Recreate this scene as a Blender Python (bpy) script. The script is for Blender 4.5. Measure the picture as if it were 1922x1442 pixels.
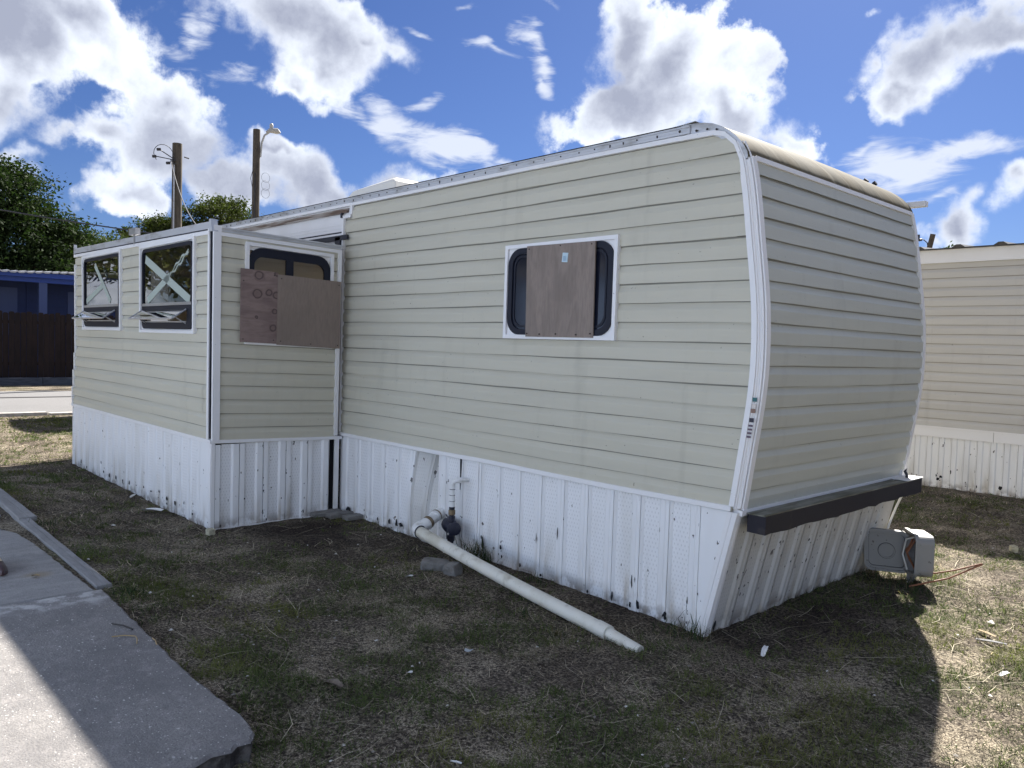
import bpy, bmesh, math, random
import numpy as np
from mathutils import Matrix, Vector

for o in list(bpy.data.objects):
    bpy.data.objects.remove(o, do_unlink=True)
SC = bpy.context.scene
COL = SC.collection
random.seed(7)
RNG = np.random.default_rng(11)

# ------------------------------------------------------------------ camera
cam_d = bpy.data.cameras.new("camera")
cam = bpy.data.objects.new("camera", cam_d)
COL.objects.link(cam)
CAM = (2.299, -3.810, 1.569)
_R = Matrix(((0.683664, -0.057085, 0.727561), (0.729102, 0.009912, -0.684334), (0.031854, 0.99832, 0.048397)))
cam.matrix_world = Matrix.Translation(CAM) @ _R.to_4x4()
cam_d.sensor_width = 36.0
cam_d.lens = 36.0 * 1484.1 / 1922.0
cam_d.clip_start = 0.05
cam_d.clip_end = 2000.0
SC.camera = cam

# ------------------------------------------------------------------ sun, sky, exposure
SUN_EL = math.radians(40.5)
SUN_AZ = math.radians(-23.5)          # from +Y towards -X: behind the trailer
sun_dir = Vector((math.sin(SUN_AZ) * math.cos(SUN_EL), math.cos(SUN_AZ) * math.cos(SUN_EL), math.sin(SUN_EL)))
sun_d = bpy.data.lights.new("sun", 'SUN')
sun_d.energy = 5.0
sun_d.angle = math.radians(0.6)
sun_d.color = (1.0, 0.95, 0.88)
sun = bpy.data.objects.new("sun", sun_d)
sun.rotation_euler = sun_dir.to_track_quat('Z', 'Y').to_euler()
sun.location = (-10, 20, 20)
COL.objects.link(sun)

SKY_STRENGTH = 0.05
EXPOSURE = 1.62
SC.view_settings.view_transform = 'Standard'
SC.view_settings.look = 'None'
SC.view_settings.gamma = 1.0
SC.view_settings.use_curve_mapping = False
SC.view_settings.exposure = EXPOSURE

world = bpy.data.worlds.new("World")
SC.world = world
world.use_nodes = True


class G:
    """small helper for writing node graphs"""
    def __init__(s, tree):
        s.t = tree
        s.n = tree.nodes
        s.l = tree.links

    def put(s, sock, v):
        if v is None:
            return
        if isinstance(v, bpy.types.NodeSocket):
            s.l.new(v, sock)
        else:
            if hasattr(sock, 'default_value'):
                dv = sock.default_value
                if hasattr(dv, '__len__') and not hasattr(v, '__len__'):
                    v = [v] * len(dv)
                if hasattr(dv, '__len__') and len(dv) == 4 and len(v) == 3:
                    v = (*v, 1.0)
                sock.default_value = v

    def math(s, op, a, b=None, c=None, clamp=False):
        n = s.n.new('ShaderNodeMath'); n.operation = op; n.use_clamp = clamp
        s.put(n.inputs[0], a); s.put(n.inputs[1], b); s.put(n.inputs[2], c)
        return n.outputs[0]

    def vmath(s, op, a, b=None, scale=None):
        n = s.n.new('ShaderNodeVectorMath'); n.operation = op
        s.put(n.inputs[0], a); s.put(n.inputs[1], b)
        if scale is not None:
            s.put(n.inputs['Scale'], scale)
        return n.outputs['Value'] if op in ('LENGTH', 'DOT_PRODUCT') else n.outputs['Vector']

    def maprange(s, v, a, b, c=0.0, d=1.0, smooth=True):
        n = s.n.new('ShaderNodeMapRange')
        n.interpolation_type = 'SMOOTHSTEP' if smooth else 'LINEAR'
        n.clamp = True
        s.put(n.inputs['Value'], v)
        s.put(n.inputs['From Min'], a); s.put(n.inputs['From Max'], b)
        s.put(n.inputs['To Min'], c); s.put(n.inputs['To Max'], d)
        return n.outputs['Result']

    def noise(s, vec, scale=5.0, detail=4.0, rough=0.5, dist=0.0, color=False):
        n = s.n.new('ShaderNodeTexNoise')
        s.put(n.inputs['Vector'], vec); s.put(n.inputs['Scale'], scale)
        s.put(n.inputs['Detail'], detail); s.put(n.inputs['Roughness'], rough)
        s.put(n.inputs['Distortion'], dist)
        return n.outputs['Color'] if color else n.outputs['Fac']

    def mapping(s, vec, loc=(0, 0, 0), rot=(0, 0, 0), scale=(1, 1, 1), typ='POINT'):
        n = s.n.new('ShaderNodeMapping'); n.vector_type = typ
        s.put(n.inputs['Vector'], vec)
        if typ in ('POINT', 'TEXTURE'):
            n.inputs['Location'].default_value = loc
        n.inputs['Rotation'].default_value = rot
        n.inputs['Scale'].default_value = scale
        return n.outputs['Vector']

    def mix(s, f, a, b, blend='MIX'):
        n = s.n.new('ShaderNodeMix'); n.data_type = 'RGBA'; n.blend_type = blend
        s.put(n.inputs[0], f); s.put(n.inputs[6], a); s.put(n.inputs[7], b)
        return n.outputs[2]

    def sep(s, v):
        n = s.n.new('ShaderNodeSeparateXYZ'); s.put(n.inputs[0], v)
        return n.outputs

    def comb(s, x, y, z):
        n = s.n.new('ShaderNodeCombineXYZ')
        s.put(n.inputs[0], x); s.put(n.inputs[1], y); s.put(n.inputs[2], z)
        return n.outputs[0]


def build_world():
    g = G(world.node_tree)
    g.n.clear()
    out = g.n.new('ShaderNodeOutputWorld')
    bg = g.n.new('ShaderNodeBackground')
    g.l.new(bg.outputs[0], out.inputs[0])
    bg.inputs['Strength'].default_value = SKY_STRENGTH
    sky = g.n.new('ShaderNodeTexSky')
    sky.sky_type = 'NISHITA'
    sky.sun_disc = False
    sky.sun_elevation = SUN_EL
    sky.sun_rotation = SUN_AZ
    sky.altitude = 0.0
    sky.air_density = 1.0
    sky.dust_density = 0.35
    sky.ozone_density = 3.0
    hs = g.n.new('ShaderNodeHueSaturation')
    hs.inputs['Saturation'].default_value = SKY_SAT
    hs.inputs['Hue'].default_value = SKY_HUE
    hs.inputs['Value'].default_value = SKY_VAL
    g.l.new(sky.outputs[0], hs.inputs['Color'])
    blue = g.mix(1.0, hs.outputs[0], SKY_TINT, 'MULTIPLY')
    d = g.n.new('ShaderNodeTexCoord').outputs['Generated']
    x, y, z = g.sep(d)
    az = g.math('ARCTAN2', x, y)
    el = g.math('ARCSINE', g.math('MINIMUM', g.math('MAXIMUM', z, -1.0), 1.0))
    P0 = g.comb(az, el, 0.0)
    # billowing distortion of the plane (azimuth, elevation), in radians; noise is sampled on the direction
    w1 = g.vmath('SUBTRACT', g.noise(d, 7.0, 4, .55, color=True), (.5, .5, .5))
    w2 = g.vmath('SUBTRACT', g.noise(d, 26.0, 4, .55, color=True), (.5, .5, .5))
    P = g.vmath('ADD', g.vmath('ADD', P0, g.vmath('SCALE', w1, scale=0.13)), g.vmath('SCALE', w2, scale=0.035))
    P = g.vmath('MULTIPLY', P, (1, 1, 0))

    def field(lst, Pv):
        acc = None
        for (a, e, ra, re, rot, w) in lst:
            m = g.mapping(Pv, (a, e, 0), (0, 0, rot), (ra * 1.08, re * 1.08, 1), 'TEXTURE')
            v = g.math('MULTIPLY_ADD', g.vmath('LENGTH', m), -w, w)
            if acc is None:
                acc = v
            else:
                n = g.n.new('ShaderNodeMath'); n.operation = 'SMOOTH_MAX'
                g.l.new(acc, n.inputs[0]); g.l.new(v, n.inputs[1]); n.inputs[2].default_value = 0.12
                acc = n.outputs[0]
        return acc

    F = field(CU, P)
    # the rest of the sky carries the same broken cumulus
    da = g.math('ABSOLUTE', g.math('ADD', az, 0.83))
    outside = g.math('MAXIMUM', g.maprange(da, 0.60, 0.72), g.maprange(el, 0.40, 0.52))
    cl = g.noise(g.mapping(d, scale=(1, 1, 1.7)), 2.6, 5, .55)
    gen = g.math('MULTIPLY_ADD', outside, 2.2, -2.2)
    gen = g.math('ADD', gen, g.maprange(cl, .42, .66, -.25, 1.0, smooth=False))
    F = g.math('MAXIMUM', F, gen)
    f1 = g.noise(d, 15.0, 13, .63)
    so = g.vmath('SCALE', tuple(sun_dir), scale=0.030)
    f2 = g.noise(g.vmath('ADD', d, so), 15.0, 13, .63)
    # some flanks are crisp, others fray into haze
    fray = g.maprange(g.noise(d, 6.0, 3, .5), .38, .62)
    D = g.math('ADD', F, g.math('MULTIPLY_ADD', f1, 1.9, -0.93))
    alpha = g.math('POWER', g.maprange(D, g.math('MULTIPLY_ADD', fray, -.12, .02), g.math('MULTIPLY_ADD', fray, .42, .24)), g.math('MULTIPLY_ADD', fray, .35, .9))
    big = g.noise(d, 4.2, 3, .5)
    soft = g.math('ADD', F, g.math('MULTIPLY_ADD', g.noise(d, 9.0, 4, .5), .9, -.45))
    core = g.maprange(g.math('ADD', soft, g.math('MULTIPLY_ADD', big, 1.7, -0.85)), 0.10, 0.95)
    relief = g.math('SUBTRACT', f1, f2)
    shade = g.math('ADD', g.math('MULTIPLY', core, 0.9), g.math('MULTIPLY', relief, g.math('MULTIPLY_ADD', core, -.5, 1.25)))
    shade = g.math('ADD', shade, g.math('MULTIPLY_ADD', f1, .5, -.25), clamp=True)
    ccol = g.mix(shade, CLOUD_LIT, CLOUD_GREY)
    # thin ice streaks
    Pc = g.vmath('MULTIPLY', g.vmath('ADD', P0, g.vmath('SCALE', w1, scale=0.10)), (1, 1, 0))
    Fc = field(CI, Pc)
    st = g.noise(g.mapping(P0, rot=(0, 0, .45), scale=(14, 46, 1)), 1.0, 8, .62, 0.6)
    Dc = g.math('ADD', Fc, g.math('MULTIPLY_ADD', st, 1.9, -1.05))
    ac = g.math('MULTIPLY', g.maprange(Dc, 0.0, 0.7), 0.9)
    c1 = g.mix(ac, blue, CLOUD_THIN)
    c2 = g.mix(alpha, c1, ccol)
    g.l.new(c2, bg.inputs['Color'])


SKY_SAT, SKY_HUE, SKY_VAL = 1.0, 0.5, 1.0
SKY_TINT = (.278, .355, .56, 1)
CLOUD_LIT = (6.7, 7.15, 8.0)
CLOUD_GREY = (2.75, 3.0, 3.85)
CLOUD_THIN = (5.6, 6.0, 6.9)
CU = [(-1.382,0.302,0.098,0.057,0.01,1.25),(-1.319,0.325,0.078,0.048,0.01,1.15),(-1.277,0.291,0.042,0.028,-0.2,0.65),(-1.338,0.224,0.03,0.013,-0.13,0.45),(-1.284,0.221,0.061,0.029,-0.14,0.85),(-1.238,0.253,0.052,0.041,-0.23,0.85),(-1.221,0.21,0.08,0.05,-0.07,1.0),(-1.157,0.175,0.091,0.037,-0.09,0.9),(-1.265,0.15,0.062,0.032,0.1,0.8),(-1.106,0.36,0.089,0.047,-0.3,1.15),(-1.063,0.332,0.065,0.058,-0.58,1.15),(-1.031,0.34,0.038,0.028,0.09,0.9),(-1.08,0.285,0.046,0.017,-0.07,0.8),(-0.999,0.332,0.029,0.017,0.08,0.55),(-1.085,0.188,0.062,0.041,-0.28,1.0),(-1.11,0.216,0.025,0.019,0.09,0.8),(-0.951,0.205,0.056,0.02,0.05,0.8),(-0.996,0.188,0.032,0.016,0.06,0.6),(-0.689,0.372,0.04,0.063,-0.14,1.0),(-0.63,0.336,0.069,0.064,-0.04,1.1),(-0.682,0.285,0.096,0.055,0.06,1.15),(-0.563,0.322,0.059,0.049,-0.21,1.0),(-0.543,0.275,0.08,0.035,-0.3,0.95),(-0.493,0.256,0.054,0.016,-0.22,0.6),(-0.351,0.326,0.056,0.043,0.53,1.1),(-0.296,0.344,0.058,0.04,0.21,1.2),(-0.371,0.291,0.03,0.02,0.46,0.8),(-0.399,0.321,0.025,0.018,0.64,0.6),(-0.314,0.158,0.03,0.02,-0.24,0.85),(-0.266,0.195,0.026,0.023,-0.08,0.85),(-0.342,0.147,0.017,0.009,-0.04,0.5),(-0.408,0.377,0.017,0.009,-0.12,0.4),(-1.419,0.244,0.072,0.031,0.19,0.8),(-1.401,0.174,0.042,0.022,-0.06,0.7),(-1.392,0.196,0.014,0.008,0.16,0.5)]
CI = [(-1.036,0.279,0.057,0.012,-0.17,0.75),(-0.959,0.267,0.077,0.023,-0.44,0.95),(-0.899,0.24,0.099,0.023,-0.29,0.95),(-0.839,0.227,0.06,0.013,-0.17,0.7),(-0.934,0.293,0.02,0.013,0.37,0.6),(-0.866,0.353,0.046,0.008,-0.24,0.75),(-0.814,0.362,0.022,0.018,-0.68,0.75),(-0.796,0.34,0.016,0.031,0.57,0.75),(-0.794,0.321,0.018,0.012,-0.29,0.8),(-1.197,0.333,0.021,0.02,-0.19,0.8),(-1.217,0.309,0.038,0.012,-0.39,0.6),(-0.881,0.392,0.03,0.005,-0.03,0.6),(-0.948,0.356,0.022,0.005,-0.16,0.4),(-0.377,0.214,0.07,0.028,-0.25,0.95),(-0.32,0.221,0.068,0.017,0.1,0.95),(-0.412,0.239,0.048,0.011,0.11,0.6),(-0.343,0.178,0.036,0.008,0.04,0.6),(-0.805,0.399,0.039,0.006,-0.13,0.4),(-1.159,0.292,0.023,0.018,-0.22,0.4),(-0.444,0.206,0.035,0.008,-0.22,0.5)]
build_world()
world.cycles.sampling_method = 'MANUAL'
world.cycles.sample_map_resolution = 512

# ------------------------------------------------------------------ object helpers
BASE = {}


def _props(o, label=None, cat=None, group=None, kind=None):
    if label: o['label'] = label
    if cat: o['category'] = cat
    if group: o['group'] = group
    if kind: o['kind'] = kind
    return o


def thing(name, base, label, cat, group=None):
    o = bpy.data.objects.new(name, None)
    o.empty_display_size = 0.2
    COL.objects.link(o)
    o.location = base
    BASE[o.name] = Vector(base)
    return _props(o, label, cat, group)


class MB:
    """collects quads / ngons with world coordinates, becomes ONE mesh object"""
    def __init__(s):
        s.v = []; s.f = []; s.m = []; s.mi = 0

    def face(s, pts):
        b = len(s.v)
        s.v.extend([tuple(p) for p in pts])
        s.f.append(tuple(range(b, b + len(pts)))); s.m.append(s.mi)

    def grid(s, rows, closed=False):
        """rows: list of equal-length point lists"""
        b = len(s.v); n = len(rows[0])
        for r in rows:
            s.v.extend([tuple(p) for p in r])
        for i in range(len(rows) - 1):
            for j in range(n if closed else n - 1):
                k = (j + 1) % n
                s.f.append((b + i * n + j, b + i * n + k, b + (i + 1) * n + k, b + (i + 1) * n + j)); s.m.append(s.mi)

    def hexa(s, c):
        """8 corners: bottom 0-3 ring, top 4-7 ring"""
        b = len(s.v)
        s.v.extend([tuple(p) for p in c])
        for q in ((0, 3, 2, 1), (4, 5, 6, 7), (0, 1, 5, 4), (1, 2, 6, 5), (2, 3, 7, 6), (3, 0, 4, 7)):
            s.f.append(tuple(b + i for i in q)); s.m.append(s.mi)

    def box(s, x0, x1, y0, y1, z0, z1):
        s.hexa([(x0, y0, z0), (x1, y0, z0), (x1, y1, z0), (x0, y1, z0), (x0, y0, z1), (x1, y0, z1), (x1, y1, z1), (x0, y1, z1)])

    def bar(s, mp, u0, u1, z0, z1, o0, o1):
        """box in the (along, up, out) frame of a wall"""
        s.hexa([mp(u0, z0, o1), mp(u1, z0, o1), mp(u1, z0, o0), mp(u0, z0, o0), mp(u0, z1, o1), mp(u1, z1, o1), mp(u1, z1, o0), mp(u0, z1, o0)])

    def tube(s, pts, r, n=8, cap=True):
        pts = [Vector(p) for p in pts]
        rs = r if hasattr(r, '__len__') else [r] * len(pts)
        rows = []
        up = None
        for i, p in enumerate(pts):
            a = pts[max(i - 1, 0)]; b_ = pts[min(i + 1, len(pts) - 1)]
            t = (b_ - a).normalized()
            if up is None:
                up = Vector((0, 0, 1)) if abs(t.z) < .9 else Vector((1, 0, 0))
            e1 = t.cross(up).normalized(); e2 = e1.cross(t).normalized()
            up = e2
            rows.append([p + (e1 * math.cos(2 * math.pi * k / n) + e2 * math.sin(2 * math.pi * k / n)) * rs[i] for k in range(n)])
        s.grid(rows, closed=True)
        if cap:
            s.face(rows[0][::-1]); s.face(rows[-1])

    def build(s, name, mat, parent=None, label=None, kind=None, smooth=False, bevel=0.0, cat=None, group=None, weld=False):
        me = bpy.data.meshes.new(name)
        off = BASE.get(parent.name, Vector((0, 0, 0))) if parent else Vector((0, 0, 0))
        me.from_pydata([(v[0] - off.x, v[1] - off.y, v[2] - off.z) for v in s.v], [], s.f)
        mats = mat if isinstance(mat, (list, tuple)) else [mat]
        for m in mats:
            me.materials.append(m)
        if len(mats) > 1:
            me.polygons.foreach_set('material_index', s.m)
        if smooth or weld:
            bm = bmesh.new(); bm.from_mesh(me)
            bmesh.ops.remove_doubles(bm, verts=bm.verts, dist=1e-5)
            bm.to_mesh(me); bm.free()
        if smooth:
            me.polygons.foreach_set('use_smooth', [True] * len(me.polygons))
            try:
                me.set_sharp_from_angle(angle=math.radians(40))
            except Exception:
                pass
        me.update()
        o = bpy.data.objects.new(name, me)
        COL.objects.link(o)
        if parent:
            o.parent = parent
            BASE[o.name] = off
        if bevel > 0:
            md = o.modifiers.new('bevel', 'BEVEL'); md.width = bevel; md.segments = 2; md.limit_method = 'ANGLE'
        return _props(o, label, cat, group, kind)


def share(src, name, parent, delta, rotz=0.0):
    """another object on the same mesh, shifted"""
    o = src.copy(); COL.objects.link(o)
    o.name = name
    o.parent = parent
    o.location = Vector(src.location) + Vector(delta)
    for k in ('label',):
        if k in o: del o[k]
    BASE[o.name] = BASE.get(parent.name, Vector((0, 0, 0)))
    return o


def np_mesh(name, V, F, mat, col=None, kind=None, parent=None):
    k = F.shape[1]
    me = bpy.data.meshes.new(name)
    off = BASE.get(parent.name, Vector((0, 0, 0))) if parent else Vector((0, 0, 0))
    V = V - np.array(off)
    me.vertices.add(len(V)); me.vertices.foreach_set('co', V.astype(np.float32).ravel())
    me.loops.add(F.size); me.loops.foreach_set('vertex_index', F.astype(np.int32).ravel())
    me.polygons.add(len(F)); me.polygons.foreach_set('loop_start', np.arange(0, F.size, k, dtype=np.int32))
    try:
        me.polygons.foreach_set('loop_total', np.full(len(F), k, dtype=np.int32))
    except Exception:
        pass
    me.update(calc_edges=True)
    if col is not None:
        a = me.color_attributes.new('Col', 'FLOAT_COLOR', 'POINT')
        c4 = np.ones((len(V), 4), np.float32); c4[:, :3] = col
        a.data.foreach_set('color', c4.ravel())
    me.materials.append(mat)
    o = bpy.data.objects.new(name, me)
    COL.objects.link(o)
    if parent:
        o.parent = parent; BASE[o.name] = off
    if kind: o['kind'] = kind
    return o


# ------------------------------------------------------------------ value noise for the terrain
def _hash(ix, iy, seed):
    h = (ix.astype(np.int64) * 374761393 + iy.astype(np.int64) * 668265263 + seed * 1442695041) & 0x7fffffff
    h = (h ^ (h >> 13)) * 1274126177 & 0x7fffffff
    return ((h ^ (h >> 16)) & 0xffff) / 65535.0


def vnoise(x, y, seed=0):
    ix = np.floor(x); iy = np.floor(y); fx = x - ix; fy = y - iy
    fx = fx * fx * (3 - 2 * fx); fy = fy * fy * (3 - 2 * fy)
    a = _hash(ix, iy, seed); b = _hash(ix + 1, iy, seed); c = _hash(ix, iy + 1, seed); d = _hash(ix + 1, iy + 1, seed)
    return (a * (1 - fx) + b * fx) * (1 - fy) + (c * (1 - fx) + d * fx) * fy


def fbm(x, y, seed=0, oct=4):
    s = 0; a = .5; t = 0
    for i in range(oct):
        s = s + a * vnoise(x, y, seed + i * 17); t += a
        x = x * 2.03 + 11.3; y = y * 2.03 - 7.1; a *= .5
    return s / t


def ground_z(x, y):
    near = np.exp(-((x + 2) ** 2 + (y) ** 2) / 400.0)
    z = (fbm(x * .6, y * .6, 3, 3) - .5) * .07 + (fbm(x * 6, y * 6, 5, 3) - .5) * .022
    # soil heaped a little along the skirting, flattened under the road
    z = z * near
    # the turf has grown up level with the slab along its long edge
    z = z + .068 * np.exp(-((np.clip(y, -9, -2.36) + 2.36) ** 2 / .5 + (np.clip(y, -2.36, 9) + 2.36) ** 2 / .16)) * np.clip((-.62 - x) / .25, 0, 1) * np.clip((x + 12) / 3, 0, 1)
    flat = np.clip((-13.6 - x) / 1.2, 0, 1)
    return z * (1 - flat) - .02 * flat


# ------------------------------------------------------------------ materials
def mat(name, base, rough=0.6, layers=(), bump=(), spec=0.5, metal=0.0, attr=False, sub=None, coat=0.0):
    m = bpy.data.materials.new(name); m.use_nodes = True
    g = G(m.node_tree)
    bs = g.n['Principled BSDF']
    pos = g.n.new('ShaderNodeNewGeometry').outputs['Position']
    px, py, pz = g.sep(pos)
    if attr:
        a = g.n.new('ShaderNodeAttribute'); a.attribute_name = 'Col'
        col = a.outputs['Color']
    else:
        col = None
    first = base if col is None else col
    cur = first
    for L in layers:
        v = g.mapping(pos, scale=L.get('s', (1, 1, 1)), loc=L.get('loc', (0, 0, 0)))
        f = g.noise(v, L.get('k', 1.0), L.get('d', 4), L.get('r', .55), L.get('w', 0.0))
        f = g.maprange(f, L['lo'], L['hi'], 0.0, L.get('amt', 1.0))
        if 'z' in L:      # wear limited to a height band: full at z[0], none at z[1]
            f = g.math('MULTIPLY', f, g.maprange(pz, L['z'][0], L['z'][1], 1.0, 0.0))
        cur = g.mix(f, cur, L['c'], L.get('blend', 'MIX'))
    if cur is first and col is None:
        bs.inputs['Base Color'].default_value = (*base, 1)
    else:
        g.put(bs.inputs['Base Color'], cur)
    bs.inputs['Roughness'].default_value = rough
    bs.inputs['Specular IOR Level'].default_value = spec
    bs.inputs['Metallic'].default_value = metal
    if coat: bs.inputs['Coat Weight'].default_value = coat
    h = None
    for B in bump:
        v = g.mapping(pos, scale=B.get('s', (1, 1, 1)))
        f = g.math('MULTIPLY', g.noise(v, B.get('k', 1.0), B.get('d', 3), .55), B.get('h', 1.0))
        h = f if h is None else g.math('ADD', h, f)
    if h is not None:
        b = g.n.new('ShaderNodeBump'); b.inputs['Strength'].default_value = 1.0
        b.inputs['Distance'].default_value = 1.0
        g.l.new(h, b.inputs['Height']); g.l.new(b.outputs[0], bs.inputs['Normal'])
    return m


def siding_mat(name, base, dirt, rough=.5, spec=.45):
    return mat(name, base, rough, [
        dict(s=(.7, .7, 6), k=1.0, lo=.42, hi=.7, amt=.35, c=tuple(b * .86 for b in base)),
        dict(s=(5, 5, 1.1), k=1.0, d=5, lo=.56, hi=.8, amt=.35, c=dirt),
        dict(s=(9, 9, .55), k=1, d=4, lo=.60, hi=.78, amt=.30, c=dirt),
        dict(s=(.35, .35, 9), k=1, d=3, lo=.52, hi=.72, amt=.25, c=tuple(min(.7, b * 1.13) for b in base)),
        dict(s=(1, 1, 1), k=42, d=2, lo=.735, hi=.77, amt=.55, c=(.07, .06, .045))],
        [dict(s=(6, 6, 420), k=1, d=2, h=.0011), dict(s=(1.5, 1.5, 6), k=1, d=2, h=.004)], spec=spec)


MT = {}
MT['siding'] = siding_mat('beige_vinyl_siding', (.535, .507, .405), (.34, .32, .25))
MT['siding_old'] = siding_mat('weathered_vinyl_siding', (.465, .47, .405), (.32, .315, .27), .42, .55)
MT['siding_tan'] = siding_mat('tan_vinyl_siding', (.515, .495, .455), (.37, .345, .31))
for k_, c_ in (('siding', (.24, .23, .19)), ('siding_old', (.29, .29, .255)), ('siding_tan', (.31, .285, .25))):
    MT[k_ + '_lap'] = mat('lap_shade_of_' + k_, c_, .8)  # darker colour that paints the shade line under each lap
MT['white'] = mat('white_vinyl', (.76, .75, .74), .42, [
    dict(s=(1.2, 1.2, .6), k=2, d=5, lo=.5, hi=.85, amt=.3, c=(.5, .47, .4)),
    dict(k=60, d=2, lo=.74, hi=.78, amt=.6, c=(.1, .09, .07))], [dict(k=6, h=.002)])


def skirt_mat(name, dirty, pierced, holes=True):
    m = mat(name, (.77, .77, .765) if dirty < .1 else (.56, .55, .52), .45, [
        dict(s=(7, 7, .9), k=1, d=5, lo=.47, hi=.72, amt=.55 + dirty * .4, c=(.40, .37, .31), z=(.02, .5 + dirty)),
        dict(s=(3, 3, 1.0), k=1.3, d=4, lo=.5, hi=.8, amt=.35 + dirty * .4, c=(.52, .49, .42)),
        dict(k=9, d=6, lo=.42, hi=.6, amt=.85, c=(.15, .115, .085), z=(-.03, .13)),
        dict(s=(14, 14, 1.2), k=1, d=5, lo=.52, hi=.74, amt=.6, c=(.33, .26, .18), z=(.0, .30)),
        dict(s=(1, 1, .6), k=24, d=3, lo=.685 - dirty * .05, hi=.715 - dirty * .05, amt=.9, c=(.045, .035, .03))],
        [dict(s=(5, 5, 1), k=1, h=.004)])
    if pierced:
        g = G(m.node_tree); bs = g.n['Principled BSDF']
        pos = g.n.new('ShaderNodeNewGeometry').outputs['Position']
        x, y, z = g.sep(pos)
        # rows of small slots punched in offset rows
        u = g.math('ADD', x, y)
        u = g.math('ADD', u, 0.0)
        zz = g.math('MULTIPLY', z, 1 / .026)
        row = g.math('FLOOR', zz)
        uu = g.math('ADD', g.math('MULTIPLY', u, 1 / .024), g.math('MULTIPLY', row, .5))
        fu = g.math('ABSOLUTE', g.math('SUBTRACT', g.math('FRACT', uu), .5))
        fz = g.math('ABSOLUTE', g.math('SUBTRACT', g.math('FRACT', zz), .5))
        hole = g.math('MULTIPLY', g.maprange(fu, .10, .18, 1, 0), g.maprange(fz, .18, .27, 1, 0))
        src = bs.inputs['Base Color'].links[0].from_socket
        g.l.new(g.mix(g.math('MULTIPLY', hole, .22), src, (.16, .15, .15, 1)), bs.inputs['Base Color'])
    return m


MT['skirt'] = skirt_mat('white_skirting', .0, False)
MT['skirt_p'] = skirt_mat('white_skirting_pierced', .0, True)
MT['skirt_d'] = skirt_mat('stained_skirting', .35, False)
MT['skirt_dp'] = skirt_mat('stained_skirting_pierced', .35, True)
MT['bounce_wall'] = mat('pale_blue_bounce_wall', (.40, .56, .86), .6, [], [dict(s=(.3, .3, 9), k=1, d=1, h=.03)])  # blue chosen so the added wall tints the bounced fill
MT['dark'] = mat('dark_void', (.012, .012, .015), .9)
MT['black'] = mat('black_window_frame', (.010, .012, .022), .5, [dict(k=9, lo=.55, hi=.8, amt=.4, c=(.03, .03, .036))], spec=.22)
MT['gasket_and_shade'] = mat('black_rubber_and_shade', (.012, .014, .024), .6)
MT['grey_al'] = mat('grey_aluminium', (.42, .42, .42), .38, [dict(s=(2, 2, 14), k=1, lo=.45, hi=.75, amt=.6, c=(.22, .2, .18))], metal=.6)
MT['rail'] = mat('galvanised_rail', (.55, .56, .58), .4, [dict(s=(3, 3, 10), k=1, lo=.5, hi=.72, amt=.7, c=(.25, .23, .2))], metal=.35)
MT['brown_rail'] = mat('stained_track', (.35, .31, .27), .5, [dict(s=(2, 2, 20), k=1, lo=.42, hi=.62, c=(.12, .075, .05))])
MT['roofcap'] = mat('weathered_roof_metal', (.098, .090, .066), .8, [
    dict(s=(.8, 2.4, .8), k=1.4, d=5, lo=.38, hi=.68, amt=.85, c=(.105, .085, .048)),
    dict(s=(1.2, 7, 1.2), k=2, d=4, lo=.52, hi=.72, amt=.7, c=(.22, .20, .155)),
    dict(s=(1.2, 9, 1.2), k=2.4, d=4, lo=.55, hi=.72, amt=.7, c=(.07, .06, .042)),
    dict(k=34, d=3, lo=.64, hi=.70, amt=.7, c=(.06, .055, .045))], [dict(s=(1, 3, 1), k=1, h=.01)], spec=.08)
MT['roof'] = mat('roof_sheet', (.55, .53, .48), .5, [dict(k=2, d=5, lo=.45, hi=.7, amt=.6, c=(.33, .3, .24))])
MT['screw'] = mat('rusty_screw', (.035, .026, .022), .7)


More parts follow.
